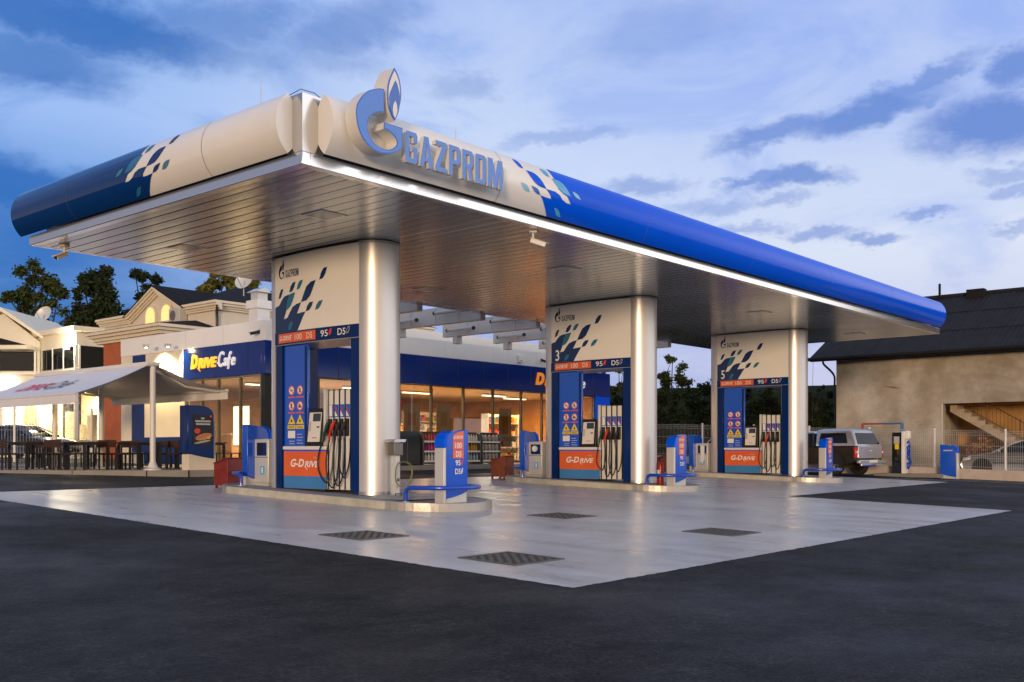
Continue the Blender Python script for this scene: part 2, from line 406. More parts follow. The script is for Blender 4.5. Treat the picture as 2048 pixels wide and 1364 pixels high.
def concrete_mat():
    m = bpy.data.materials.new('forecourt_concrete'); m.use_nodes = True
    N = m.node_tree.nodes; L = m.node_tree.links; b = N['Principled BSDF']
    tc = N.new('ShaderNodeTexCoord')
    def noise(s, det, stretch=(1, 1, 1), rough=.6):
        mp = N.new('ShaderNodeMapping'); L.new(tc.outputs['Object'], mp.inputs[0]); mp.inputs['Scale'].default_value = stretch
        n = N.new('ShaderNodeTexNoise'); L.new(mp.outputs[0], n.inputs['Vector']); n.inputs['Scale'].default_value = s; n.inputs['Detail'].default_value = det; n.inputs['Roughness'].default_value = rough
        return n.outputs[0]
    a = noise(.55, 8, (1, .6, 1), .68); fine = noise(60, 3); trow = noise(2.2, 6, (1, .22, 1))
    r = N.new('ShaderNodeValToRGB'); L.new(a, r.inputs[0])
    r.color_ramp.elements[0].position = .3; r.color_ramp.elements[0].color = (.50, .485, .465, 1)
    r.color_ramp.elements[1].position = .68; r.color_ramp.elements[1].color = (.74, .72, .69, 1)
    mx = N.new('ShaderNodeMix'); mx.data_type = 'RGBA'; mx.blend_type = 'MULTIPLY'; mx.inputs[0].default_value = .5
    r2 = N.new('ShaderNodeValToRGB'); L.new(trow, r2.inputs[0]); r2.color_ramp.elements[0].position = .3; r2.color_ramp.elements[1].position = .7
    r2.color_ramp.elements[0].color = (.58, .57, .56, 1); r2.color_ramp.elements[1].color = (1.1, 1.1, 1.1, 1)
    L.new(r.outputs[0], mx.inputs[6]); L.new(r2.outputs[0], mx.inputs[7])
    sp = noise(1.3, 9, (1, 1, 1), .8); r4 = N.new('ShaderNodeValToRGB'); L.new(sp, r4.inputs[0]); r4.color_ramp.elements[0].position = .34; r4.color_ramp.elements[1].position = .50
    r4.color_ramp.elements[0].color = (.62, .60, .58, 1); r4.color_ramp.elements[1].color = (1, 1, 1, 1)
    ms = N.new('ShaderNodeMix'); ms.data_type = 'RGBA'; ms.blend_type = 'MULTIPLY'; ms.inputs[0].default_value = .5; L.new(mx.outputs[2], ms.inputs[6]); L.new(r4.outputs[0], ms.inputs[7]); L.new(ms.outputs[2], b.inputs['Base Color'])
    mr = N.new('ShaderNodeMapRange'); L.new(trow, mr.inputs[0]); mr.inputs[1].default_value = .3; mr.inputs[2].default_value = .7; mr.inputs[3].default_value = .24; mr.inputs[4].default_value = .42
    L.new(mr.outputs[0], b.inputs['Roughness']); b.inputs['Specular IOR Level'].default_value = .55
    bp = N.new('ShaderNodeBump'); bp.inputs['Strength'].default_value = .12; bp.inputs['Distance'].default_value = .004; L.new(fine, bp.inputs['Height'])
    bp2 = N.new('ShaderNodeBump'); bp2.inputs['Strength'].default_value = .12; bp2.inputs['Distance'].default_value = .03; L.new(trow, bp2.inputs['Height']); L.new(bp.outputs[0], bp2.inputs['Normal'])
    L.new(bp2.outputs[0], b.inputs['Normal'])
    return m
asphalt = asphalt_mat(); concrete = concrete_mat()
VS = [-900, -30, -15, -5.7, 0, 3.5, 7, 10, 13, 18, 23, 45, 1500]
mb = MB()
mb.add([(x, v, gz(v)) for v in VS for x in (-1200, -20, 0, 30, 60, 1500)], [(r*6+c, r*6+c+1, r*6+c+7, r*6+c+6) for r in range(len(VS)-1) for c in range(5)])
mb.build('asphalt_ground', asphalt, kind='structure')
def ground_sheet(poly, lift, name, mat, ragged=0):
    if ragged:
        rnd = random.Random(4); Q = []
        for a, b in zip(poly, poly[1:]+poly[:1]):
            a, b = Vector(a), Vector(b); n = max(1, int((b-a).length/.06)); w = Vector((-(b-a).y, (b-a).x)).normalized()
            for k in range(n): Q.append(tuple(a.lerp(b, k/n)+w*rnd.gauss(0, ragged)*(k > 0)))
        poly = Q
    bm = bmesh.new(); bm.faces.new([bm.verts.new((p[0], p[1], 0)) for p in poly])
    for c in VS:
        bmesh.ops.bisect_plane(bm, geom=bm.verts[:]+bm.edges[:]+bm.faces[:], plane_co=(0, c, 0), plane_no=(0, 1, 0))
    for v in bm.verts: v.co.z = gz(v.co.y)+lift
    bmesh.ops.recalc_face_normals(bm, faces=bm.faces)
    for f in bm.faces:
        if f.normal.z < 0: f.normal_flip()
    me = bpy.data.meshes.new(name); me.materials.append(mat); bm.to_mesh(me); bm.free()
    o = bpy.data.objects.new(name, me); COL.objects.link(o); o['kind'] = 'structure'; return o
ground_sheet([(-1.3, -5.7), (14.1, -5.55), (14.15, -.5), (27.6, -.1), (27.6, 9.3), (-1.1, 9.0)], .004, 'concrete_forecourt', concrete, .008)
lane = pm('worn_white_paint', (.62, .62, .62), .6, var=.25, vscale=6)
for a in [(9.0, 6.35, 9.0, 3.9, .06)]:
    ground_sheet([(a[0], a[1]), (a[2], a[3]), (a[2]+a[4], a[3]), (a[0]+a[4], a[1])], .008, 'painted_line', lane)
ground_sheet([(28.4, 2.3), (29.5, -3.2), (29.62, -3.2), (28.52, 2.3)], .008, 'painted_line', lane)
ground_sheet([(30.1, .2), (30.9, -4), (31.0, -4), (30.2, .2)], .008, 'painted_line', lane)

# pavement before the shop and cafe terrace (raised flat slabs with a kerb)
kerb_m = pm('kerb_concrete', (.24, .225, .20), .65, var=.1, vscale=3, bump=.15)
mb = MB()
pts = [(9.6, 12.75), (28.4, 12.75), (28.4, 14.3), (9.6, 14.3)]
rings = []
mb.add([(x, y, gz(y)-.1) for x, y in pts]+[(x, y, gz(y)+.14) for x, y in pts], [(0, 1, 5, 4), (1, 2, 6, 5), (2, 3, 7, 6), (3, 0, 4, 7), (4, 5, 6, 7)])
mb.build('shop_pavement', pave, kind='structure', bevel=.015)
TZ = .55
tp = [(9.6, 12.2), (9.6, 24), (-2, 27), (-2.5, 24), (.6, 19.5), (2.2, 16.6), (3.6, 14.2), (4.8, 12.7), (5.6, 12.1), (6.7, 11.95)]
MB().prism(tp, 'z', .1, TZ).build('cafe_terrace', pave, kind='structure', bevel=.02)
mb = MB()
ring = [(1.0*(p[0]), p[1]) for p in tp[4:]+[(9.6, 12.2)]]
for a, b in zip(ring, ring[1:]):
    va = Vector((*a, 0)); vb = Vector((*b, 0)); n = Vector(((vb-va).y, -(vb-va).x, 0)).normalized()
    if n.dot(Vector((4, 18, 0))-va) > 0: n = -n
    o1 = va+n*.13; o2 = vb+n*.13
    mb.add([(*va.xy, .15), (*vb.xy, .15), (*o2.xy, .15), (*o1.xy, .15), (*va.xy, TZ+.006), (*vb.xy, TZ+.006), (*o2.xy, TZ+.006), (*o1.xy, TZ+.006)],
           [(4, 5, 6, 7), (0, 1, 5, 4), (1, 2, 6, 5), (2, 3, 7, 6), (3, 0, 4, 7)])
mb.build('terrace_kerb', kerb_m, kind='structure')

# ------------------------------------------------------------------ far terrain
def hill_mesh(name, mat, pts, depth, seed, rough=.3):
    rnd = random.Random(seed); mb = MB(); rings = []
    n = len(pts)
    for k, (x, y, h) in enumerate(pts):
        dirv = (Vector((x, y, 0))-Vector((CAM.x, CAM.y, 0))).normalized()
        r = []
        for t, hh in ((0, -2), (.12, .35), (.3, .8), (.5, 1), (.8, .85), (1, .3)):
            q = Vector((x, y, 0))+dirv*depth*t
            r.append((q.x, q.y, h*hh + (rnd.uniform(-rough, rough) if 0 < t < 1 else 0) if hh > 0 else -2))
        rings.append(r)
    vs = [p for r in rings for p in r]; m = 6
    mb.add(vs, [(k*m+i, (k+1)*m+i, (k+1)*m+i+1, k*m+i+1) for k in range(n-1) for i in range(m-1)])
    return mb.build(name, mat, kind='structure', smooth=60)
grass_m = pm('embankment_grass', (.016, .024, .010), 1.0, spec=.03, var=.45, vscale=.6, bump=.6, bscale=3)
hill_mesh('grass_embankment', grass_m, [(44+.9*k, 44-3.2*k, 6.0) for k in range(0, 22)], 26, 3, .06)
mount = pm('hazy_mountain', (.05, .085, .19), .95, var=.15, vscale=.004)  # distance haze painted in as a blue base colour
mp_ = []
for k in range(30):
    a = RAD(-48+k*2.2); r = 1700
    q = Vector((CAM.x, CAM.y, 0))+FW*(r*cos(a))+RT*(r*sin(a))
    h = 205*exp(-((math.degrees(a)+33)/9)**2)+95+22*sin(k*1.3)+12*sin(k*2.9)
    mp_.append((q.x, q.y, h*.75))
hill_mesh('distant_mountain', mount, mp_, 900, 5, 6)

# ------------------------------------------------------------------ canopy
CL, CW, SZ, TOPZ = 27.3, 8.75, 5.1, 6.11
canopy = thing('fuel_station_canopy', 'long flat canopy with rounded white and blue fascia and metal slat ceiling', 'canopy', (0, 0, SZ))
def loc(o): return o
mb = MB()   # ceiling of metal boards that run across the canopy
nb = 91; pw_ = (CL-.2)/nb
for i in range(nb):
    x0 = .1+i*pw_; x1 = x0+pw_
    pts = [(x0+.012, .035), (x0+.012, .008), (x0+.020, .001), (x0+pw_*.5, -.0006), (x1-.012, .001), (x1-.004, .008), (x1-.004, .035)]
    mb.prism(pts, 'y', .2, CW-.05)
mb.build('soffit', soffit_m, canopy, smooth=0)
mb = MB().box((.12, .2, .03), (CL-.02, CW-.06, .06)).build('ceiling_backing', dark_rec, canopy)
mb = MB()
mb.box((.05, .1, 0), (.2, CW, .19)); mb.box((.2, .1, 0), (CL, .25, .19)); mb.box((CL-.15, .25, 0), (CL, CW, .19)); mb.box((.2, CW-.15, 0), (CL-.15, CW, .19))
mb.build('edge_strip', strip_w, canopy, bevel=.012)
mb = MB()
mb.box((.30, .36, .19), (CL-.15, CW-.2, .98))
mb.build('roof_box', dark_rec, canopy)
mb = MB()
mb.prism([(.05, .1), (.42, .1), (.42, .45), (.05, .45)], 'z', .19, 1.01)
mb.build('corner_post', pm('corner_metal', (.66, .64, .60), .2, metal=.95), canopy)
mb = MB().box((.28, .34, .98), (CL-.1, CW-.15, 1.0)); mb.build('roof_sheet', alu, canopy)

H0, H1, SAG = 5.28, 6.13, .2
HC = (H1-H0)/2; BR = (HC*HC+SAG*SAG)/(2*SAG); ZM = (H0+H1)/2; AMAX = asin(HC/BR)
def lens(n=16):
    f = []
    for k in range(n+1):
        a = -AMAX+2*AMAX*k/n; f.append((-(BR*cos(a)-(BR-SAG)), ZM+BR*sin(a)))      # bulge outwards (negative)
    g = [(-x, z) for x, z in f[::-1]][1:-1]
    return f+g
def bar_front(off, out):      # surface mapper for the long barrel: (u,s) -> point
    def m(u, s):
        a = s/BR; rr = BR+out
        return (u, off-(rr*cos(a)-(BR-SAG)), ZM+rr*sin(a)-SZ)
    return m
def bar_left(off, out):
    def m(v, s):
        a = s/BR; rr = BR+out
        return (off-(rr*cos(a)-(BR-SAG)), v, ZM+rr*sin(a)-SZ)
    return m
YB = -.03
mb = MB().prism([(YB+x, z-SZ) for x, z in lens()], 'x', .33, 26.9)
br_long = mb.build('front_fascia_barrel', white_p, canopy)
mb = MB().prism([(YB+x, z-SZ) for x, z in lens()], 'y', .33, 8.9)
br_left = mb.build('side_fascia_barrel', white_p, canopy)
# brackets that carry the barrels
mb = MB()
for k in range(9): mb.box((1.5+k*3.0, .12, .42), (1.6+k*3.0, .37, .6))
for k in range(3): mb.box((.12, 1.5+k*2.8, .42), (.31, 1.6+k*2.8, .6))
mb.build('fascia_bracket', dark_rec, canopy)
ST = AMAX*BR-.003
edge = [(5.351, ST), (5.356, .353), (5.396, .235), (5.40, .158), (5.478, .048), (5.606, -.008), (5.713, -.031), (5.845, -.151), (5.711, -.148), (5.595, -.114), (5.505, -.051), (5.372, -.013), (5.219, -.012), (5.105, -.015), (5.185, -.065), (5.245, -.109), (5.272, -.158), (5.146, -.159), (4.967, -.15), (5.056, -.215), (5.16, -.31), (5.262, -.396), (5.36, -ST)]
decal([edge+[(26.905, -ST), (26.905, ST)]], bar_front(YB, .004), .06, 1, 'blue_wrap', blue, br_long)
def check(TL, TR, BR, BL):
    """slanted flag check: two sharp corners, two rounded"""
    TL, TR, BR, BL = map(Vector, (TL, TR, BR, BL)); P = [TL]
    for a, c, b in ((TL.lerp(TR, .45), TR, TR.lerp(BR, .6)), None, (BR.lerp(BL, .45), BL, BL.lerp(TL, .6))) if False else ((TL.lerp(TR, .5), TR, TR.lerp(BR, .55)),):
        P += [a*(1-t)**2+c*2*t*(1-t)+b*t*t for t in (0, .25, .5, .75, 1)]
    P.append(BR)
    a, c, b = BR.lerp(BL, .5), BL, BL.lerp(TL, .55)
    P += [a*(1-t)**2+c*2*t*(1-t)+b*t*t for t in (0, .25, .5, .75, 1)]
    return [(p.x, p.y) for p in P]
tiles = [(check((4.343, .41), (4.48, .406), (4.537, .241), (4.405, .247)), 0), (check((4.598, .223), (4.873, .223), (5.118, -.016), (4.794, .002)), 0),
         (check((5.078, .397), (5.244, .392), (5.268, .236), (5.12, .262)), 2), (check((5.31, .228), (5.612, .224), (5.818, -.014), (5.502, .010)), 2),
         (check((4.415, -.034), (4.59, -.040), (4.678, -.15), (4.513, -.143)), 3), (check((4.698, -.034), (4.884, -.05), (4.962, -.15), (4.801, -.135)), 1),
         (check((5.867, .088), (6.027, .076), (6.124, -.023), (5.952, -.006)), 3), (check((5.419, -.286), (5.559, -.292), (5.714, -.427), (5.564, -.42)), 2)]
decal([t for t, _ in tiles], bar_front(YB, .008), .06, 1, 'flag_pattern', [blue, mid_blue, cyan, pm('pale_cyan_tile', (.22, .55, .80), .25)], br_long, [i for _, i in tiles])
seam_m = pm('panel_gap', (.10, .10, .11), .5)
for x in (3.95, 8.4, 12.9, 17.4, 21.9):
    decal([[(x, -ST), (x+.008, -ST), (x+.008, ST), (x, ST)]], bar_front(YB, .0055), .06, 1, 'panel_seam', seam_m, br_long)
for y in (2.2, 6.6):
    decal([[(y, -ST), (y+.008, -ST), (y+.008, ST), (y, ST)]], bar_left(YB, .0055), .06, 1, 'panel_seam', seam_m, br_left)
# side barrel: the same flag mirrored, darker
def sh(p): return (p[0]-1.32, p[1])
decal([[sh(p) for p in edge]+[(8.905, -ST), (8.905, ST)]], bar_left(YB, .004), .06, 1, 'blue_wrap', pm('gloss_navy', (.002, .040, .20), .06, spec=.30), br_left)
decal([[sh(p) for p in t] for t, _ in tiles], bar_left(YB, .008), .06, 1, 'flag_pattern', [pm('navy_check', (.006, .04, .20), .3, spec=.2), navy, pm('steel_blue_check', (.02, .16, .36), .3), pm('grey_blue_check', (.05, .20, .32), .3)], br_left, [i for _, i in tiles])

# the emblem and the letters on the long side
Gp = [(1.046, 6.283), (.94, 6.265), (.846, 6.229), (.76, 6.19), (.686, 6.13), (.62, 6.07), (.571, 6.0), (.535, 5.94), (.519, 5.877), (.513, 5.81), (.519, 5.745), (.532, 5.67), (.556, 5.601), (.593, 5.53), (.642, 5.468), (.705, 5.42), (.773, 5.382), (.845, 5.355), (.92, 5.343), (1.0, 5.343), (1.085, 5.357), (1.18, 5.383), (1.268, 5.421), (1.392, 5.495), (1.405, 5.807), (1.04, 5.802), (1.031, 5.705), (1.09, 5.705), (1.146, 5.69), (1.205, 5.665), (1.253, 5.63), (1.28, 5.60), (1.29, 5.565), (1.28, 5.53), (1.253, 5.497), (1.21, 5.463), (1.161, 5.438), (1.11, 5.424), (1.055, 5.418), (.98, 5.418), (.906, 5.432), (.85, 5.458), (.802, 5.497), (.762, 5.548), (.735, 5.60), (.724, 5.655), (.724, 5.708), (.74, 5.763), (.773, 5.815), (.82, 5.857), (.876, 5.895), (.95, 5.925), (1.04, 5.937)]
Fo = [(1.237, 6.647), (1.28, 6.61), (1.314, 6.562), (1.345, 6.5), (1.361, 6.438), (1.374, 6.36), (1.377, 6.282), (1.366, 6.195), (1.345, 6.113), (1.325, 6.03), (1.299, 5.964), (1.244, 5.871), (1.176, 5.933), (1.14, 5.99), (1.115, 6.053), (1.10, 6.13), (1.094, 6.206), (1.098, 6.29), (1.109, 6.368), (1.13, 6.44), (1.161, 6.507), (1.20, 6.585)]
def scale_about(P, c, k, kz=None): return [(c[0]+(x-c[0])*k, c[1]+(z-c[1])*(kz or k)) for x, z in P]
Fw = scale_about(Fo, (1.237, 6.25), .80, .88)
Fb = [(1.253, 6.465), (1.285, 6.43), (1.305, 6.388), (1.332, 6.31), (1.345, 6.228), (1.332, 6.10), (1.284, 5.955), (1.247, 5.895), (1.207, 5.918), (1.146, 6.039), (1.130, 6.17), (1.142, 6.24), (1.164, 6.293), (1.19, 6.34), (1.213, 6.385)]
Fc = [(1.247, 6.167), (1.277, 6.118), (1.29, 6.042), (1.28, 5.99), (1.262, 5.943), (1.24, 5.912), (1.213, 5.954), (1.201, 6.019), (1.205, 6.06), (1.213, 6.101)]
emb_face = pm('emblem_blue', (.05, .21, .74), .25, coat=.4, var=.05)
emb_deep = pm('emblem_deep_blue', (.01, .12, .55), .25, coat=.4)
def zsh(P): return [(x, z-SZ) for x, z in P]
mb = MB(); mb.prism(zsh(Gp), 'y', -.50, -.27); em = mb.build('emblem_ring', frame_w, canopy)
mb = MB(); mb.prism(zsh(Gp), 'y', -.504, -.501); mb.build('ring_outline', emb_deep, em, smooth=0)
cg = (.95, 5.8)
mb = MB()     # paler face set in from the outline
def inset(P, d):
    n = len(P); out = []
    A = sum(P[i][0]*P[(i+1) % n][1]-P[(i+1) % n][0]*P[i][1] for i in range(n)); sgn = 1 if A > 0 else -1
    for i in range(n):
        a, b, c = Vector(P[i-1]), Vector(P[i]), Vector(P[(i+1) % n])
        e1 = (b-a).normalized(); e2 = (c-b).normalized()
        nn = (Vector((-e1.y, e1.x))+Vector((-e2.y, e2.x)))*sgn
        if nn.length < 1e-4: nn = Vector((-e1.y, e1.x))*sgn
        nn.normalize(); k = max(.5, nn.dot(Vector((-e1.y, e1.x))*sgn))
        q = b+nn*min(d/k, 2*d); out.append((q.x, q.y))
    return out
mb.prism(zsh(inset(Gp, .016)), 'y', -.508, -.505); mb.build('ring_face', emb_face, em, smooth=0)
mb = MB(); mb.prism(zsh(Fo), 'y', -.50, -.20); fl = mb.build('emblem_flame', frame_w, canopy)
mb = MB(); mb.prism(zsh(Fo), 'y', -.504, -.501); mb.build('flame_outline', emb_deep, fl, smooth=0)
mb = MB(); mb.prism(zsh(Fw), 'y', -.508, -.505); mb.build('flame_field', white_ink, fl, smooth=0)
mb = MB(); mb.prism(zsh(Fb), 'y', -.512, -.509); mb.build('flame_tongue', emb_deep, fl, smooth=0)
mb = MB(); mb.prism(zsh(Fc), 'y', -.516, -.513); mb.build('flame_core', white_ink, fl, smooth=0)

# condensed capitals drawn as outlines on a unit grid (width, outline, holes as cut-ins)
def letter(ch):
    t = .30
    if ch == 'G': return [[(.12, 0), (.88, 0), (1, .09), (1, .5), (.55, .5), (.55, .38), (.69, .38), (.69, .14), (.31, .14), (.31, .86), (.69, .86), (.69, .66), (1, .66), (1, .91), (.88, 1), (.12, 1), (0, .91), (0, .09)]]
    if ch == 'A': return [[(0, 0), (.3, 0), (.355, .19), (.5, .19), (.5, .32), (.39, .32), (.5, .78), (.5, 1), (.34, 1)], [(1, 0), (.66, 1), (.5, 1), (.5, .78), (.61, .32), (.5, .32), (.5, .19), (.645, .19), (.7, 0)]]
    if ch == 'Z': return [[(0, 0), (1, 0), (1, .14), (.36, .14), (1, .86), (1, 1), (.03, 1), (.03, .86), (.62, .86), (0, .14)]]
    if ch == 'P': return [[(0, 0), (.32, 0), (.32, .38), (.32, .52), (.32, .86), (.32, 1), (0, 1)], [(.32, .38), (.88, .38), (1, .47), (1, .91), (.88, 1), (.32, 1), (.32, .86), (.68, .86), (.68, .52), (.32, .52)]]
    if ch == 'R': return [[(0, 0), (.31, 0), (.31, .40), (.31, .53), (.31, .86), (.31, 1), (0, 1)], [(.31, .40), (.46, .40), (.69, 0), (1, 0), (.77, .42), (.90, .44), (1, .53), (1, .91), (.88, 1), (.31, 1), (.31, .86), (.69, .86), (.69, .53), (.31, .53)]]
    if ch == 'O': return [[(.5, 0), (.88, 0), (1, .09), (1, .91), (.88, 1), (.5, 1), (.5, .86), (.69, .86), (.69, .14), (.5, .14)], [(.5, 0), (.5, .14), (.31, .14), (.31, .86), (.5, .86), (.5, 1), (.12, 1), (0, .91), (0, .09), (.12, 0)]]
    if ch == 'M': return [[(0, 0), (.22, 0), (.22, .62), (.40, 0), (.60, 0), (.78, .62), (.78, 0), (1, 0), (1, 1), (.68, 1), (.5, .42), (.32, 1), (0, 1)]]
def word(mb, mapper, W, h, thick=0.0):
    """capitals spread over a width W with gaps; mapper(x, z, depth)"""
    ws = {'M': 1.45, 'A': 1.12}
    tot = sum(ws.get(c, 1) for c in 'GAZPROM')+.22*6; k = W/tot; x = 0
    for c in 'GAZPROM':
        w = ws.get(c, 1)*k
        for P in letter(c):
            pts = [(x+p[0]*w, p[1]*h) for p in P]; n = len(pts)
            if thick: mb.add([mapper(a, b, thick) for a, b in pts]+[mapper(a, b, 0) for a, b in pts], [tuple(range(n)), tuple(range(n, 2*n))[::-1]]+[(i, (i+1) % n, n+(i+1) % n, n+i) for i in range(n)])
            else: mb.add([mapper(a, b, 0) for a, b in pts], [tuple(range(n))])
        x += w+.22*k
mb = MB(); word(mb, lambda x, z, d: (1.53+x, -.34-d, 5.365+z-SZ), 2.19, .47, .08)
let = mb.build('canopy_lettering', frame_w, canopy, smooth=0)
mb = MB(); word(mb, lambda x, z, d: (1.535+x, -.4235-d, 5.371+z-SZ), 2.18, .458, .002); mb.build('letter_face', emb_face, let, smooth=0)

lens_m = pm('downlight_lens', (.45, .44, .40), .15)
for x in (2.2, 8.9, 18.2, 25.3):
    for y in (2.3, 6.6):
        q = MB().box((x-.28, y-.28, -.012), (x+.28, y+.28, -.001)).build('recessed_light', alu, canopy, bevel=.003)
        MB().box((x-.22, y-.22, -.016), (x+.22, y+.22, -.0125)).build('light_lens', lens_m, q)
# thin coping cable over the corner
mb = MB().tube([(.06, .5, 1.03), (.1, .2, 1.09), (.3, .14, 1.07), (.5, .2, 1.03)], .006, 6); mb.build('coping_cable', blackpl, canopy)

# beams from the canopy to the shop roof, with tube floodlights on them
beam_p = pm('beam_paint', (.78, .75, .70), .4, var=.05, vscale=1)
for i, bx in enumerate((10.6, 13.2, 15.8, 18.4, 21.0, 23.6)):
    mb = MB(); mb.box((bx, CW+.002, -.16), (bx+.22, 12.9, .36)); mb.box((bx-.02, 12.2, -.42), (bx+.24, 12.4, -.16))
    b = mb.build('roof_beam', beam_p, canopy, bevel=.01)
    mb = MB()
    for yy in (9.6, 10.6, 11.7): mb.box((bx-.004, yy, -.15), (bx-.001, yy+.05, .35))
    mb.build('stiffener', lt_grey, b)
def tube_lamp(x, y, z, label):
    t = thing('tube_floodlight', label, 'light fixture', (x, y, z), 0, 'unlit tube lights on the roof beams')
    mb = MB().cyl((0, 0, 0), .055, 1.15, 'y', 12); mb.build('lamp_tube', lt_grey, t)
    mb = MB().cyl((0, -.06, 0), .062, .06, 'y', 12); mb.cyl((0, 1.15, 0), .062, .06, 'y', 12); mb.build('end_cap', blackpl, t)
    mb = MB().box((-.015, .3, -.02), (.24, .34, .02)); mb.box((-.015, .8, -.02), (.24, .84, .02)); mb.build('bracket', lt_grey, t)
for i, (bx, nm) in enumerate(((13.2, 'first'), (15.8, 'second'), (18.4, 'third'), (21.0, 'fourth'))):
    tube_lamp(bx-.2, 9.3, SZ+.16, 'grey tube light at canopy end of the %s roof beam' % nm)
    tube_lamp(bx-.2, 11.3, SZ+.02, 'grey tube light at shop end of the %s roof beam' % nm)
# lightning rods
def rod(p, label):
    t = thing('lightning_rod', label, 'lightning rod', p)
    MB().lathe([(.05, 0), (.05, .02), (.012, .06), (.008, .75), (.002, .82)], seg=8).build('spike', lt_grey, t)
    MB().box((-.12, -.12, -.02), (.12, .12, 0)).build('foot', lt_grey, t)
rod((2.0, 3.83, TOPZ+.02), 'thin lightning rod above the white barrel of short canopy side')
rod((6.17, 3.0, TOPZ+.02), 'lightning rod behind the big letters on canopy roof')
for o in bpy.data.objects:
    if o.name.startswith('lightning_rod'): o.scale.z = 2.0
# cameras
def cctv(name, label, loc_, az, down, mat=frame_w, hang=True):
    t = thing('security_camera', label, 'camera', loc_, az)
    mb = MB()
    if hang: mb.box((-.07, -.07, -.05), (.07, .07, 0)); mb.cyl((0, 0, -.16), .022, .12)
    else: mb.box((-.02, -.06, -.06), (.0, .06, .06)); mb.tube([(0, 0, 0), (.08, 0, 0)], .018, 8)
    mb.build('mount', mat, t)
    mb = MB(); zc = -.2 if hang else -.02; x0 = 0 if hang else .06
    mb.M = Matrix.Translation((x0, 0, zc)) @ Matrix.Rotation(RAD(down), 4, 'Y')
    mb.box((-.05, -.045, -.04), (.24, .045, .04)); mb.box((-.07, -.055, .04), (.29, .055, .05))
    mb.build('housing', mat, t, bevel=.008)
    mb2 = MB(); mb2.M = mb.M; mb2.cyl((.235, 0, 0), .035, .012, 'x', 12); mb2.build('lens', blackpl, t)
cctv('security_camera', 'white security camera hanging under front canopy edge beside the tall letters', (5.46, .36, SZ), RAD(-50), 18)
cctv('security_camera', 'beige camera hanging under the far corner of the short canopy side', (.45, 8.1, SZ), RAD(200), 25, cream)

# ------------------------------------------------------------------ pump islands
UC = [4.4, 13.65, 22.95]
WHICH = ['unnumbered', 'number 3', 'number 5']
KH = .145
NOSE = [.82, 1.8, 1.85]
def igz(y): return gz(y)+KH
def island(u, label, y0):
    t = thing('pump_island', label, 'pump island', (u, 0, 0), 0, 'kerbed pump islands')
    def outline(hw, y0, y1, n=24):
        P = []
        for k in range(n+1): a = pi+pi*k/n; P.append((hw*cos(a), y0+hw+hw*sin(a)))
        for k in range(n+1): a = pi*k/n; P.append((hw*cos(a), y1-hw+hw*sin(a)))
        return P
    def densify(P):
        Q = []
        for a, b in zip(P, P[1:]+P[:1]):
            m = max(1, int((Vector(b)-Vector(a)).length/.6))
            for k in range(m): Q.append((a[0]+(b[0]-a[0])*k/m, a[1]+(b[1]-a[1])*k/m))
        return Q
    out = densify(outline(1.12, y0, 7.78)); inn = [(x*.93, 4.5+(y-4.5)*.978) for x, y in out]
    n = len(out)
    mb = MB(); mb.add([(x, y, igz(y)-.005) for x, y in inn], [tuple(range(n))]); mb.build('walking_surface', conc_top, t, smooth=0)
    mb = MB()
    mb.loft([[(x, y, gz(y)-.05) for x, y in out], [(x, y, gz(y)+KH-.025) for x, y in out], [(x*.985, 4.5+(y-4.5)*.995, igz(y)) for x, y in out], [(x, y, igz(y)) for x, y in inn], [(x, y, igz(y)-.05) for x, y in inn]], caps=False)
    mb.build('kerb', steel_kerb, t, smooth=25)
    for nm, lo in (('nose', True), ('tail', False)):
        mb = MB()
        for a, b in zip(out, out[1:]+out[:1]):
            if (lo and max(a[1], b[1]) < y0+1.25) or (not lo and min(a[1], b[1]) > 6.9):
                def o_(p, d): c = (0, y0+1.12 if lo else 6.66); v = Vector((p[0], p[1]-c[1])); v.normalize(); return (p[0]+v.x*d, p[1]+v.y*d)
                A, B = o_(a, .012), o_(b, .012); A2, B2 = o_(a, -.06), o_(b, -.06)
                mb.add([(*A, gz(A[1])+.0), (*B, gz(B[1])+.0), (*B, igz(B[1])+.004), (*A, igz(A[1])+.004), (*A2, igz(A2[1])+.006), (*B2, igz(B2[1])+.006)], [(0, 1, 2, 3), (3, 2, 5, 4)])
        mb.build('steel_edging', steel, t, smooth=60)
    return t
for i, u in enumerate(UC): island(u, '%s raised pump island with pale kerb and steel edged ends' % WHICH[i], NOSE[i])

# ------------------------------------------------------------------ portals
PW = 3.5; PV = 3.0
def pfront(y):
    """half thickness of the portal at y"""
    if y < .42: return .46*sqrt(max(0, 1-((.42-y)/.42)**2))
    if y > PW-.42: return .46*sqrt(max(0, 1-((y-PW+.42)/.42)**2))
    return .46+.07*(1-((y-PW/2)/(PW/2-.42))**2)
def plan(y0, y1, n=14, off=0.0):
    ys = [y0+(y1-y0)*k/n for k in range(n+1)]
    if y0 == 0: ys = [.42*(1-cos(pi/2*k/n)) for k in range(n+1)]
    if y1 == PW: ys = [PW-.42*(1-cos(pi/2*(n-k)/n)) for k in range(n+1)]
    A = [(-(pfront(y)+off), y) for y in ys]; B = [((pfront(y)+off), y) for y in ys[::-1]]
    if y0 == 0: B = B[:-1]
    if y1 == PW: B = B[1:]
    return A+B
def face(out, y_left, z0):      # text/decals on the -u face; x grows to the picture's right (towards -v)
    def m(x, z, d=0): y = y_left-x; return (-(pfront(y)+out), y, z0+z)
    return m
ZP = [igz(4.7)]*3
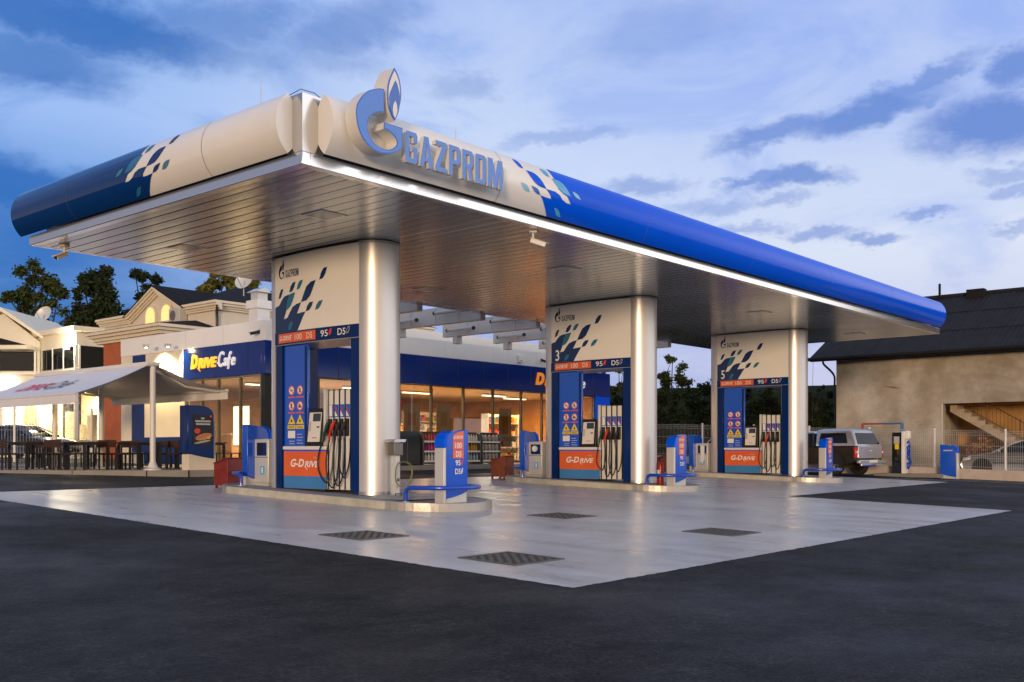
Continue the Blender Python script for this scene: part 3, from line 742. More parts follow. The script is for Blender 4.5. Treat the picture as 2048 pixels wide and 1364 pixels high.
FLAG_MAIN = [  # y from the portal's left edge of panel (x right), z above the strip; traced motif on the header
    ([(0, 0), (1.08, 0), (1.38, .50), (1.10, .48), (1.24, .62), (1.31, .86), (1.16, .84), (.98, .80), (.86, .72), (.72, .56), (.48, .50), (.60, .74), (.66, .90), (.50, .94), (.36, .92), (.26, .84), (.12, .88), (0, .86)], 0)]
def portal(i):
    u = UC[i]; zb = ZP[i]; H = SZ-zb-.012
    t = thing('pump_portal', '%s pump portal, white flag header over blue frame between two metal columns' % WHICH[i], 'portal', (u, PV, zb), 0, 'pump portals under the canopy')
    for a, b in ((0, .42), (PW-.42, PW)):
        c = MB().prism(plan(a, b), 'z', -.03, H-.05).build('column', silver, t, smooth=30)
        MB().prism(plan(a, b, off=.012), 'z', H-.05, H).build('top_collar', steel, c, smooth=30)
        MB().prism(plan(a, b, off=.01), 'z', -.04, .03).build('base_collar', alu, c, smooth=30)
    hd = MB().prism(plan(.423, PW-.423, 24), 'z', 3.01, H-.02).build('header_panel', white_p, t, smooth=30)
    MB().prism(plan(.424, PW-.424, 24, .006), 'z', 3.0, 3.25).build('fuel_strip', navy, hd, smooth=30)
    MB().prism(plan(.43, PW-.43, 20, -.03), 'z', 2.99, 3.0).build('header_underside', lt_grey, hd, smooth=30)
    PL = PW-.43
    # orange field with the fuel names
    decal([[(PL-1.42, 3.03), (PL-.14, 3.03), (PL-.14, 3.22), (PL-1.42, 3.22)]], lambda y, z: (-(pfront(y)+.010), y, z), .1, 0, 'orange_field', orange, hd)
    mb = MB(); put_text(mb, face(.013, PL-.19, 3.075), 'G-DRIVE', .10, .44, shear=.28, bold=.02); mb.build('fuel_lettering', white_ink, hd, smooth=0)
    mb = MB(); put_text(mb, face(.013, PL-.74, 3.065), '100', .12, .24, bold=.006); mb.build('fuel_lettering', white_ink, hd, smooth=0)
    mb = MB(); put_text(mb, face(.013, PL-1.14, 3.065), 'D5', .12, .18, bold=.006); mb.build('fuel_lettering', white_ink, hd, smooth=0)
    mb = MB(); put_text(mb, face(.013, PL-1.58, 3.065), '95', .13, .22, bold=.008); mb.build('fuel_lettering', white_ink, hd, smooth=0)
    mb = MB(); put_text(mb, face(.013, PL-2.08, 3.065), 'D5', .13, .22, bold=.008)
    mb.build('fuel_lettering', white_ink, hd, smooth=0)
    def leaf_pts(x0, z0, w, h): return [(PL-x0-w*.1, z0), (PL-x0-w*.6, z0+h*.08), (PL-x0-w*.95, z0+h*.45), (PL-x0-w, z0+h), (PL-x0-w*.5, z0+h*.92), (PL-x0-w*.1, z0+h*.6)]
    fm = lambda y, z: (-(pfront(y)+.013), y, z)
    fm2 = lambda y, z: (-(pfront(y)+.015), y, z)
    decal([leaf_pts(1.82, 3.08, .09, .14), leaf_pts(2.32, 3.08, .09, .14)], fm, .2, 0, 'fuel_leaf', [red_ink, grey_pl], hd, [0, 1])
    decal([leaf_pts(2.335, 3.10, .06, .10)], fm2, .2, 0, 'leaf_heart', [navy], hd)
    # flag motif on the white header
    polys = []; idx = []
    Z0 = 3.252
    K = 1.0
    def fp(L): return [(PL-x*K-.005, Z0+z*K) for x, z in L]
    main = [(0, 0), (.82, 0), (1.02, .28), (1.09, .36), (.90, .35), (.80, .34), (.88, .46), (.94, .56), (.78, .54), (.64, .49), (.54, .38), (.46, .29), (.33, .27), (.42, .44), (.55, .76), (.44, .755), (.33, .73), (.24, .66), (.15, .57), (0, .535)]
    polys.append(fp(main)); idx.append(0)
    for L, k in [([(.40, .45), (.48, .46), (.58, .52), (.66, .63), (.74, .78), (.62, .775), (.53, .76), (.46, .62)], 1),
                 ([(.94, .56), (1.12, .58), (1.24, .66), (1.33, .80), (1.42, .96), (1.26, .94), (1.12, .86), (1.03, .72)], 0),
                 ([(1.53, .95), (1.64, .97), (1.71, 1.05), (1.77, 1.18), (1.66, 1.17), (1.58, 1.08)], 0),
                 ([(.13, .70), (.21, .72), (.26, .79), (.31, .90), (.22, .89), (.16, .80)], 0),
                 ([(.53, .80), (.63, .81), (.70, .88), (.76, 1.0), (.65, .985), (.57, .91)], 0),
                 ([(.79, .83), (.89, .84), (.95, .91), (1.01, 1.01), (.90, 1.0), (.83, .93)], 1),
                 ([(1.10, .36), (1.22, .38), (1.29, .45), (1.34, .54), (1.22, .53), (1.14, .46)], 0),
                 ([(1.40, .36), (1.51, .38), (1.58, .45), (1.64, .54), (1.52, .53), (1.44, .46)], 1),
                 ([(.49, .03), (.58, .04), (.64, .12), (.66, .20), (.57, .19), (.51, .12)], 1)]:
        polys.append(fp(L)); idx.append(k)
    decal(polys[:1], lambda y, z: (-(pfront(y)+.004), y, z), .1, 0, 'flag_field', [navy_d], hd)
    decal(polys[1:], lambda y, z: (-(pfront(y)+.007), y, z), .1, 0, 'flag_pattern', [navy_d, teal], hd, idx[1:])
    # small emblem and word
    s = .40/1.31; ex = .14; ez = 4.36-.0
    def em_(P): return [(PL-ex-(x-.513)*s*.75, ez+(z-5.343)*s) for x, z in P]
    decal([em_(Gp)], lambda y, z: (-(pfront(y)+.004), y, z), .1, 0, 'header_emblem', [navy_d], hd)
    decal([em_(Fo)], lambda y, z: (-(pfront(y)+.004), y, z), .1, 0, 'header_flame', [navy_d], hd)
    decal([em_(scale_about(Fw, (1.237, 6.28), .8))], lambda y, z: (-(pfront(y)+.006), y, z), .1, 0, 'header_flame_field', [white_ink], hd)
    decal([em_(Fb)], lambda y, z: (-(pfront(y)+.008), y, z), .1, 0, 'header_flame_tongue', [navy_d], hd)
    mb = MB(); word(mb, lambda x, z, d: face(.004, PL-.40, ez+.01)(x, z), .46, .15); mb.build('header_lettering', navy_d, hd, smooth=0)
    if i:
        mb = MB(); put_text(mb, face(.009, PL-.17, 3.29), '35'[i-1], .30, .14, bold=.012); mb.build('pump_number', white_ink, hd, smooth=0)
    # blue jambs and top rail
    for a, b in ((.425, .66), (PW-.66, PW-.425)):
        MB().prism(plan(a, b, 6, -.02), 'z', 0, 2.985).build('blue_jamb', navy, t, smooth=30)
    # pictogram board
    bx = -.42
    b0, b1 = 2.04, 2.83
    bd = MB().box((bx, b0, .86), (bx+.06, b1, 2.97)).build('notice_board', blue_bright, t, bevel=.012)
    MB().box((bx-.004, b0+.03, .9), (bx-.001, b0+.10, 2.94)).build('board_edge', navy, bd)
    def bm_(dx, o=.004): return lambda x, z, d=0: (bx-dx, b1-.10-x, z)
    ring, disc, bars, pict = MB(), MB(), MB(), MB()
    for r_, zz in ((0, 2.05), (1, 1.73)):
        for c_ in (0, 1):
            cx = .155+c_*.28
            def circ(R, n=20): return [(bx, b1-.10-cx-R*cos(2*pi*k/n), zz+R*sin(2*pi*k/n)) for k in range(n)]
            def sft(L, d): return [(x-d, y, z) for x, y, z in L]
            ring.poly(sft(circ(.098), .003)); disc.poly(sft(circ(.076), .005))
            q = [(-.05, .045), (-.035, .06), (.055, -.045), (.04, -.06)]
            bars.poly([(bx-.009, b1-.10-cx-a, zz+b) for a, b in q])
            ring.poly([(bx-.003, b1-.10-cx-.12, zz-.155), (bx-.003, b1-.10-cx+.12, zz-.155), (bx-.003, b1-.10-cx+.12, zz-.125), (bx-.003, b1-.10-cx-.12, zz-.125)])
            if (r_, c_) == (0, 0): P = [(-.04, -.012), (.04, -.012), (.04, .01), (-.04, .01)]
            elif (r_, c_) == (0, 1): P = [(-.02, -.05), (.02, -.05), (.03, 0), (.005, .055), (-.012, .03), (-.03, 0)]
            elif (r_, c_) == (1, 0): P = [(-.025, -.05), (.025, -.05), (.025, .05), (-.025, .05)]
            else: P = [(-.05, -.04), (.05, -.04), (.05, 0), (.025, .005), (.01, .035), (-.03, .035), (-.05, 0)]
            pict.poly([(bx-.007, b1-.10-cx-a, zz+b) for a, b in P])
    ring.build('prohibition_ring', pink_ink, bd, smooth=0); disc.build('prohibition_disc', white_ink, bd, smooth=0)
    pict.build('pictogram', blackpl, bd, smooth=0); bars.build('prohibition_bar', pink_ink, bd, smooth=0)
    yl, yk, wp, gl = MB(), MB(), MB(), MB()
    for c_ in (0, 1):
        cx = .155+c_*.28; y = b1-.10-cx
        yl.poly([(bx-.003, y+.12, 1.36), (bx-.003, y-.12, 1.36), (bx-.003, y, 1.56)])
        yl.poly([(bx-.003, y+.13, 1.26), (bx-.003, y-.13, 1.26), (bx-.003, y-.13, 1.335), (bx-.003, y+.13, 1.335)])
        yk.poly([(bx-.005, y+.03, 1.40), (bx-.005, y-.03, 1.40), (bx-.005, y-.012, 1.44), (bx-.005, y, 1.475), (bx-.005, y+.02, 1.44)])
        for q in range(2): yk.poly([(bx-.005, y+.10, 1.278+q*.025), (bx-.005, y-.10, 1.278+q*.025), (bx-.005, y-.10, 1.287+q*.025), (bx-.005, y+.10, 1.287+q*.025)])
    y = b1-.10-.155; wp.poly([(bx-.003, y+.12, 1.07), (bx-.003, y-.12, 1.07), (bx-.003, y-.12, 1.22), (bx-.003, y+.12, 1.22)])
    for q in range(4):
        yy = b1-.10-.435; gl.poly([(bx-.003, yy+.10, .96+q*.06), (bx-.003, yy-.09+.03*(q % 2), .96+q*.06), (bx-.003, yy-.09+.03*(q % 2), .972+q*.06), (bx-.003, yy+.10, .972+q*.06)])
    for q in range(2): gl.poly([(bx-.003, y+.08, .95+q*.05), (bx-.003, y-.10, .95+q*.05), (bx-.003, y-.10, .962+q*.05), (bx-.003, y+.08, .962+q*.05)])
    yl.build('warning_sign', yellow, bd, smooth=0); yk.build('warning_mark', blackpl, bd, smooth=0); wp.build('paper_notice', white_ink, bd, smooth=0); gl.build('fine_print', lt_grey, bd, smooth=0)
    # a cloth-like white banner panel hangs inside the farthest frame
    if i == 2:
        MB().box((.1, .68, 1.75), (.13, .95, 2.98)).build('grey_side_panel', lt_grey, t)
    return t

# ------------------------------------------------------------------ dispensers
pump_white = pm('dispenser_white', (.74, .73, .68), .3, var=.03)
screen_m = pm('lcd_screen', (.03, .05, .055), .1, coat=.4)
nozzle_red = pm('nozzle_red', (.6, .03, .02), .4); nozzle_green = pm('nozzle_green', (.008, .05, .025), .4)
leaf_red = pm('leaf_decal', (.55, .06, .03), .4)
def dispenser(i):
    u = UC[i]; zb = ZP[i]
    t = thing('fuel_dispenser', 'white four hose fuel dispenser with orange base standing in the %s portal' % WHICH[i], 'fuel dispenser', (u, PV, zb), 0, 'fuel dispensers in the portals')
    F = -.47
    y0, y1, yn0, yn1 = 1.40, 2.77, .70, 1.46      # base cabinet / hose bank
    MB().box((F+.02, yn1, .0), (.40, y1+.02, .045)).build('plinth', blackpl, t)
    MB().box((F+.01, yn1, .045), (.40, y1, .83)).build('base_cabinet', pump_white, t, bevel=.008)
    MB().box((F-.012, yn1-.06, .83), (.42, y1+.03, .905)).build('counter_top', pump_white, t, bevel=.015)
    fp_ = MB().box((F-.004, yn1-.05, .30), (F+.009, y1, .80)).build('orange_front', orange, t, bevel=.004)
    MB().box((F-.004, yn1-.05, .05), (F+.009, y1, .298)).build('blue_front', sky_blue_strip, t, bevel=.004)
    MB().box((F-.003, yn1-.05, .802), (F+.008, y1, .828)).build('blue_edge', blue, t)
    mb = MB(); put_text(mb, lambda x, z, d: (F-.008, y1-.24-x, .48+z), 'G-D', .165, .44, shear=.25, bold=.03)
    put_text(mb, lambda x, z, d: (F-.008, y1-.70-x, .48+z), 'RIVE', .125, .46, shear=.25, bold=.03)
    mb.poly([(F-.008, y1-.70, .48), (F-.008, y1-.73, .48), (F-.008, y1-.80, .43), (F-.008, y1-.78, .43)])
    mb.build('front_lettering', white_ink, fp_, smooth=0)
    mb = MB(); put_text(mb, lambda x, z, d: (F-.008, y1-.98-x, .655+z), 'FUEL', .035, .13, bold=.01); mb.build('small_lettering', lt_grey, fp_, smooth=0)
    # display head
    hd = MB().prism([(F+.03, .905), (F+.02, 1.0), (F+.09, 1.66), (.38, 1.66), (.38, .905)], 'y', 1.55, 2.09).build('display_head', black, t, bevel=.02)
    mb = MB()
    sl = .07/.66
    def hx(z): return F+.02+(z-1.0)*sl
    mb.add([(hx(z)-d, y, z) for d in (.0, .012) for y, z in ((1.625, .99), (1.625, 1.58), (2.005, 1.58), (2.005, .99))], [(0, 1, 2, 3), (4, 5, 6, 7), (0, 1, 5, 4), (1, 2, 6, 5), (2, 3, 7, 6), (3, 0, 4, 7)])
    mb.build('face_plate', pump_white, hd)
    def plate(y0, y1, z0, z1, m, nm, d=.016): mb = MB(); mb.add([(hx(z)-d, y, z) for y, z in ((y0, z0), (y0, z1), (y1, z1), (y1, z0))], [(0, 1, 2, 3)]); mb.build(nm, m, hd, smooth=0)
    plate(1.64, 1.88, 1.40, 1.56, screen_m, 'price_screen'); plate(1.66, 1.74, 1.27, 1.30, blackpl, 'card_slot'); plate(1.72, 1.86, 1.06, 1.08, pink_ink, 'maker_mark'); plate(1.93, 1.99, 1.2, 1.4, grey_pl, 'keypad')
    # hose bank: pillar of four white columns between black grooves
    hb = MB().box((F+.06, yn0, .045), (.42, yn1, 2.0)).build('hose_cabinet', pump_white, t, bevel=.01)
    MB().box((F-.03, yn1-.06, .91), (.40, yn1-.005, 2.03)).build('side_post', lt_grey, hb, bevel=.01)
    gr = MB()
    cw = (yn1-.08-yn0)/4
    for k in range(5):
        y = yn0+.0+k*cw; gr.box((F+.055, y, .05), (F+.075, y+.04, 2.02))
    gr.build('groove_bar', black, hb)
    st = MB(); r1 = MB(); r2 = MB()
    for k in range(4):
        y = yn0+.05+k*cw; st.box((F+.05, y, 1.47), (F+.058, y+cw-.055, 1.72))
        r1.poly([(F+.047, y+.01, 1.49), (F+.047, y+cw-.07, 1.49), (F+.047, y+cw-.07, 1.60)] if k < 3 else [(F+.047, y+.01, 1.49), (F+.047, y+cw-.07, 1.49), (F+.047, y+cw-.07, 1.71), (F+.047, y+.01, 1.71)])
        r2.poly([(F+.045, y+.01, 1.52), (F+.045, y+.05, 1.66), (F+.045, y+cw-.08, 1.70), (F+.045, y+cw-.09, 1.62)] if k < 3 else [(F+.045, y+.01, 1.66), (F+.045, y+.03, 1.66), (F+.045, y+.03, 1.69)])
    st.build('grade_label', mid_blue, hb); r1.build('label_corner', white_ink, hb, smooth=0); r2.build('label_leaf', leaf_red, hb, smooth=0)
    for k in range(4):
        y = yn0+.05+k*cw+(cw-.055)/2
        nz = MB(); nz.box((F+.0, y-.045, 1.10), (F+.055, y+.045, 1.44))
        nz.build('nozzle_cradle', black, hb, bevel=.01)
        col = nozzle_red if k == 2 else (nozzle_green if k == 3 else black)
        nz = MB()
        nz.tube([(F-.03, y-.01, 1.36), (F-.05, y+.0, 1.30), (F-.075, y+.015, 1.20)], [.03, .04, .03], 8)
        nz.tube([(F-.075, y+.015, 1.2), (F-.085, y+.05, 1.10), (F-.07, y+.06, 1.02)], [.028, .024, .02], 8)
        nz.tube([(F-.03, y-.01, 1.36), (F-.0, y-.03, 1.40)], [.02, .014], 8)
        nz.tube([(F-.07, y-.03, 1.27), (F-.11, y-.01, 1.2), (F-.09, y+.03, 1.1)], .008, 6)
        q = nz.build('nozzle', col, t, bevel=0)
        # the hose drops from the nozzle in a loop and returns up its groove
        sag = ([.30, .14, .10, .19], [.26, .17, .13, .30], [.20, .28, .12, .22])[i][k]
        side = ([.10, .13, .18, .27], [.05, .09, .06, .15], [.09, .05, .11, .14])[i][k]
        ret = yn0+.022+(k)*cw
        P = bez([(F-.07, y+.06, 1.03), (F-.06, y+side*.8, .82), (F-.06, y+side, .50), (F-.06, y+side*.45, sag+.06), (F-.05, ret+.05, sag), (F+.0, ret, sag+.22), (F+.04, ret, .8), (F+.045, ret, 1.05)], 6)
        MB().tube(P, .0145, 7).build('hose', black, q)
    return t
for i in range(3): portal(i); dispenser(i)

# ------------------------------------------------------------------ fuel totems, rails, bins
def totem_geo(t, text=True):
    """board 0.66 wide (x) and 0.28 deep (y); the lettered face looks to -y; the pale post stands at the low-x end"""
    W, D, H = .65, .18, 1.30
    MB().box((-W/2, -.115, -.02), (-W/2+.06, .115, .97)).build('post', lt_grey, t, bevel=.01)
    MB().prism([(-W/2+.062, -.02), (W/2-.02, -.02), (W/2-.02, .19), (W/2-.15, .14), (0, .10), (-W/2+.062, .06)], 'y', -.075, .075).build('foot_plate', lt_grey, t, bevel=.008)
    prof = [(-W/2+.062, .062), (0, .102), (W/2-.15, .142), (W/2-.01, .192), (W/2-.0, H), (W/2-.22, H-.02), (-W/2+.2, H-.05), (-W/2+.12, H-.10), (-W/2+.08, H-.18), (-W/2+.063, H-.30)]
    b = MB().prism(prof, 'y', -D/2, D/2).build('blue_board', blue_bright, t, bevel=.012)
    MB().prism([(-W/2+.058, H-.32), (-W/2+.075, H-.18), (-W/2+.115, H-.095), (-W/2+.2, H-.045), (-W/2+.2, H-.025), (-W/2+.06, H-.09), (-W/2+.0, H-.18), (-W/2-.0, H-.32)], 'y', -D/2-.03, D/2+.03).build('hood', blue, b, bevel=.006)
    if text:
        y = -D/2-.004
        og_m = pm('label_orange', (.82, .16, .05), .35)
        class og:
            poly = staticmethod(lambda P: MB().poly(P).build('orange_label', og_m, b, smooth=0))
        x0, x1 = -.07, .20
        og.poly([(x0, y, 1.10), (x1, y, 1.10), (x1, y, 1.275), (x0+.12, y, 1.25), (x0+.03, y, 1.21), (x0, y, 1.17)])
        og.poly([(x0, y, .94), (x1, y, .94), (x1, y, 1.088), (x0, y, 1.088)]); og.poly([(x0, y, .785), (x1, y, .785), (x1, y, .928), (x0, y, .928)])
        mb = MB(); f = lambda dx, dz: (lambda x, z, d: (dx+x, y-.004, dz+z))
        def line(*a, **k): q = MB(); put_text(q, *a, **k); q.build('board_lettering', white_ink, b, smooth=0)
        line(f(-.055, 1.135), 'G-DRIVE', .055, .24, shear=.25, bold=.025)
        line(f(-.02, .965), '100', .10, .17, bold=.02); line(f(-.0, .81), 'D5', .10, .14, bold=.02)
        line(f(-.01, .655), '95', .10, .13, bold=.02); line(f(-.02, .50), 'D5', .10, .14, bold=.02)
        def lf(x, z): return [(x, y-.004, z), (x+.03, y-.004, z+.01), (x+.05, y-.004, z+.05), (x+.055, y-.004, z+.12), (x+.02, y-.004, z+.1), (x+.0, y-.004, z+.06)]
        mb = MB(); mb.poly(lf(.13, .655)); mb.build('red_leaf', red_ink, b, smooth=0)
        mb = MB(); mb.poly(lf(.13, .50)); mb.build('white_leaf', lt_grey, b, smooth=0)
rail_m = pm('rail_blue', (.004, .06, .50), .18, coat=.6)
def rail(u, v, label, flip=False, r=.68, ln=.12, fr=1.15):
    t = thing('guard_rail', label, 'guard rail', (u, v, igz(v)), pi if flip else 0, 'blue tube rails round the island ends')
    zt = .26
    P = [(-r, ln, 0), (-r, ln, zt-.1), (-r, ln-.03, zt-.03), (-r, ln-.1, zt)]
    for k in range(13): a = pi+pi*k/12; P.append((r*cos(a), r*sin(a)*fr-.02, zt))
    P += [(r, ln-.1, zt), (r, ln-.03, zt-.03), (r, ln, zt-.1), (r, ln, 0)]
    MB().tube(P, .040, 12).build('rail_tube', rail_m, t)
    for p in ((-r, ln), (r, ln)): MB().cyl((p[0], p[1], 0), .07, .012).build('foot_plate', lt_grey, t)
def bin_(u, v, label, rz=0):
    t = thing('waste_bin', label, 'bin', (u, v, igz(v)), rz, 'grey bins at the shop ends of the islands')
    MB().box((-.2, -.24, -.03), (.2, .24, .06)).build('bin_base', grey_pl, t)
    b = MB().box((-.22, -.26, .06), (.22, .26, 1.0)).build('bin_body', lt_grey, t, bevel=.02)
    MB().box((-.226, -.20, .64), (-.222, .14, .92)).build('slot_surround', navy, b)
    MB().box((-.232, -.06, .70), (-.228, .12, .90)).build('slot', black, b)
    MB().box((-.224, -.255, .60), (-.2215, .255, .615)).build('door_seam', dark_rec, b)
    MB().box((-.226, -.13, .24), (-.222, .02, .42)).build('bin_sticker', pm('sticker_blue', (.12, .42, .74), .4), b)
    MB().box((-.229, -.08, .27), (-.227, -.03, .39)).build('sticker_mark', white_ink, b)
    MB().tube([(.0, -.1, 1.0), (.05, -.25, 1.18)], .01, 6).build('squeegee_handle', lt_grey, t)
    return t
for i, u in enumerate(UC):
    w = WHICH[i]
    t = thing('fuel_totem', 'blue fuel list totem with orange labels on the nose of the %s island' % w, 'totem', (u-.2, NOSE[i]+.38, igz(NOSE[i]+.38)), 0, 'blue fuel list totems'); totem_geo(t)
    t = thing('fuel_totem', 'blue curved totem seen edge-on at shop end of the %s island' % w, 'totem', (u-.2, 7.1, igz(7.1)), pi+.06, 'blue fuel list totems'); totem_geo(t, False)
    rail(u-.22, NOSE[i]+.72, 'blue tube rail around the totem on the %s island nose' % w)
    rail(u-.05, 6.95, 'blue tube rail round the shop end of the %s island' % w, True, .72, .1, .85)
    bin_(u-.1, 6.78, 'grey litter bin with dark slot beside left column of the %s portal' % w)
# paper towel hanging from the far bin, white roll on the middle one
tag(MB().cyl((0, 0, 0), .085, .05, 'x', 16).build('paper_roll', white_ink), 'round white paper roll on the front of the number 3 bin', 'paper roll').location = (UC[1]-.1-.285, 6.75, igz(6.7)+.80)
tw = tag(MB().prism([(-.08, 0), (.08, 0), (.07, -.3), (.09, -.55), (.0, -.62), (-.07, -.5)], 'x', 0, .02).build('paper_towel', white_ink), 'white paper towel hanging down the front of the number 5 bin', 'paper towel'); tw.location = (UC[2]-.1-.26, 6.72, igz(6.7)+.92)
# raised hatch in the unnumbered island, and its hose post
t = thing('island_hatch', 'grey sloped hatch with black handle in front of unnumbered column', 'hatch', (UC[0], 2.35, igz(2.35)))
MB().prism([(-.75, 0), (.75, 0), (.6, .05), (-.6, .05)], 'y', -.55, .5).build('hatch_lid', pm('hatch_paint', (.30, .31, .34), .4, var=.1), t)
MB().tube([(-.45, -.1, .05), (-.45, -.1, .09), (-.45, .06, .09), (-.45, .06, .05)], .01, 6).build('hatch_handle', black, t)
hose_y = pm('yellow_hose', (.20, .19, .06), .45)
t = thing('air_hose_post', 'slim grey post with metal hood and coiled yellow hose beside unnumbered column', 'service post', (UC[0]-.02, 2.86, igz(2.86)))
MB().box((-.05, -.05, 0), (.05, .05, .78)).build('post', lt_grey, t, bevel=.006)
MB().box((-.13, -.09, .78), (.10, .09, 1.02)).build('control_box', dark_rec, t, bevel=.01)
MB().prism([(-.16, 1.03), (.13, 1.03), (.16, 1.09), (-.13, 1.09)], 'y', -.12, .12).build('hood', alu, t, bevel=.005)
P = []
for k in range(60): a = 2*pi*k/20; P.append((.1+.02*sin(k*.9), -.09-.012*(k//20)+.01*sin(k), .42+0*k)); P[-1] = (P[-1][0]+.22*cos(a)*(1+.06*(k//20)), P[-1][1], .42+.24*sin(a))
MB().tube(P, .008, 6).build('hose_coil', hose_y, t)
MB().tube([(0, -.07, .3), (-.06, -.12, .34)], .018, 8).build('brass_tap', pm('brass', (.6, .25, .06), .35, metal=.8), t)
def extinguisher(u, v, z, label):
    t = thing('fire_extinguisher', label, 'extinguisher', (u, v, z))
    MB().lathe([(.085, 0), (.09, .02), (.09, .48), (.07, .56), (.03, .6)], seg=18).build('cylinder', pm('extinguisher_red', (.30, .02, .012), .3), t)
    MB().tube([(0, 0, .6), (0, 0, .66), (-.07, 0, .7)], .02, 8).build('valve', black, t)
    MB().tube(bez([(-.03, 0, .66), (-.12, .02, .55), (-.13, .02, .3), (-.1, .02, .16)], 5), .013, 6).build('hose', black, t)
    MB().box((-.093, -.03, .22), (-.088, .03, .38)).build('label', white_ink, t)
extinguisher(UC[1]-.30, 2.62, igz(2.5), 'red fire extinguisher beside right column of the number 3 portal')

# red sand boxes on the forecourt
def sandbox(u, v, rz, mat, label):
    t = thing('sand_box', label, 'sand box', (u, v, gz(v)), rz, 'red sand boxes with sloping lids')
    b = MB().prism([(-.24, .07), (.24, .07), (.24, .66), (-.24, .55)], 'y', -.27, .27).build('box_body', mat, t, bevel=.008)
    MB().prism([(-.26, .551), (.255, .669), (.255, .69), (-.26, .572)], 'y', -.285, .285).build('lid', mat, t, bevel=.004)
    for x in (-.2, .2):
        for y in (-.23, .23): MB().box((x-.022, y-.022, 0), (x+.022, y+.022, .07)).build('foot', mat, t)
    MB().tube([(-.06, -.272, .44), (-.04, -.295, .45), (.04, -.295, .46), (.06, -.272, .46)], .01, 6).build('handle', rust, t)
sandbox(4.22, 8.12, RAD(-86), red_box, 'dark red steel sand box left of the unnumbered island')
sandbox(13.55, 8.2, RAD(-80), rust, 'rusty orange-red sand box left of the number 3 island')
sandbox(22.5, 8.2, RAD(-90), red_box, 'dark red sand box half hidden behind the number 3 totem')

# drain gratings in the forecourt
grate_m = pm('iron_grate', (.13, .125, .12), .5, metal=.3, var=.2)
def grate(u, v, label):
    t = thing('drain_cover', label, 'drain cover', (u, v, gz(v)+.004), 0, 'square iron drain covers in the concrete')
    t.rotation_euler = (atan2(gz(v+.3)-gz(v-.3), .6), 0, 0)
    s = .43
    mb = MB(); mb.box((-s, -s, .001), (s, -s+.05, .012)); mb.box((-s, s-.05, .001), (s, s, .012)); mb.box((-s, -s+.05, .001), (-s+.05, s-.05, .012)); mb.box((s-.05, -s+.05, .001), (s, s-.05, .012))
    mb.build('cover_frame', grate_m, t)
    MB().box((-s+.05, -s+.05, .001), (s-.05, s-.05, .004)).build('cover_plate', pm('grate_plate', (.035, .034, .033), .7), t)  # dark iron plate under the paler treads
    mb = MB()
    for k in range(11):
        for j in range(11):
            x = -s+.085+k*.0665; y = -s+.085+j*.0665
            if (k+j) % 2: mb.box((x-.026, y-.026, .004), (x+.026, y+.026, .010))
    mb.build('tread_pattern', grate_m, t)
grate(4.9, -.75, 'chequered drain cover nearest the front totem in the concrete')
grate(4.65, -3.95, 'chequered drain cover near the right edge of the pale concrete')
grate(.15, -1.1, 'left chequered drain cover, in front of the unnumbered island')
grate(-.15, -3.95, 'chequered drain cover closest to the concrete corner')

# ------------------------------------------------------------------ shop
SX0, SX1, SY0, SY1 = 9.55, 27.64, 14.3, 23.0
inner_wall = pm('shop_inner_wall', (.55, .30, .12), .7, var=.25, vscale=.6)
inner_floor = pm('shop_floor', (.55, .46, .36), .4)
inner_ceil = pm('shop_ceiling', (.72, .56, .38), .8)
mullion = pm('dark_mullion', (.09, .085, .07), .35, metal=.6)
gold_mull = pm('bronze_mullion', (.34, .29, .17), .3, metal=.7)
letters_o = pm('sign_orange', (.85, .22, .01), .35, emit=(1, .32, .02), estr=.35)
letters_y = pm('sign_yellow', (.9, .45, .03), .35, emit=(1, .5, .03), estr=.8)
letters_w = pm('sign_white', (.8, .8, .8), .35, emit=(.9, .9, 1), estr=.25)
shop = thing('shop_building', 'low white shop and cafe with glass walls and a deep blue sign band', 'building', (0, 0, 0))
MB().box((SX0+.1, SY0+.1, .2), (SX1-.1, SY1, .56)).build('floor_slab', inner_floor, shop)
MB().box((SX0+.1, SY1-.2, .56), (SX1-.1, SY1, 3.6)).build('back_wall', inner_wall, shop)
MB().box((SX1-.2, SY0+.2, .56), (SX1, SY1-.2, 3.6)).build('end_wall', inner_wall, shop)
MB().box((SX0+.15, SY0+.15, 3.42), (SX1-.2, SY1-.2, 3.5)).build('ceiling_panel', inner_ceil, shop)
MB().box((SX0+.1, SY0+.1, 3.6), (SX1-.1, SY1, 4.9)).build('roof', roof_dark, shop)
mb = MB(); mb.box((SX0-.02, SY0-.02, 4.43), (SX1-.6, SY0+.14, 5.05)); mb.box((SX0-.02, SY0+.14, 4.43), (SX0+.14, SY1, 5.05)); mb.build('white_parapet', white_p, shop, bevel=.01)
MB().box((SX0+2.2, SY0+1.0, 4.9), (SX1-1.2, SY0+1.2, 5.5)).build('roof_upstand', white_p, shop)
mb = MB()
for k in range(1, 8): mb.box((SX0+k*2.6, SY0-.024, 4.44), (SX0+k*2.6+.012, SY0-.0205, 5.04))
for k in range(1, 4): mb.box((SX0-.024, SY0+k*2.2, 4.44), (SX0-.0205, SY0+k*2.2+.012, 5.04))
mb.build('panel_joint', lt_grey, shop)
bb = MB(); bb.box((SX0-.06, SY0-.06, 3.41), (SX1, SY0+.12, 4.428)); bb.box((SX0-.06, SY0+.12, 3.41), (SX0+.12, 18.8, 4.428))
band = bb.build('blue_sign_band', shop_blue, shop, bevel=.01)
for k in range(1, 13): MB().box((SX0+k*1.4, SY0-.064, 3.42), (SX0+k*1.4+.02, SY0-.0605, 4.425)).build('band_joint', black, band)
for y in (15.1, 16.9): MB().box((SX0-.064, y, 3.42), (SX0-.0605, y+.02, 4.425)).build('band_joint', black, band)

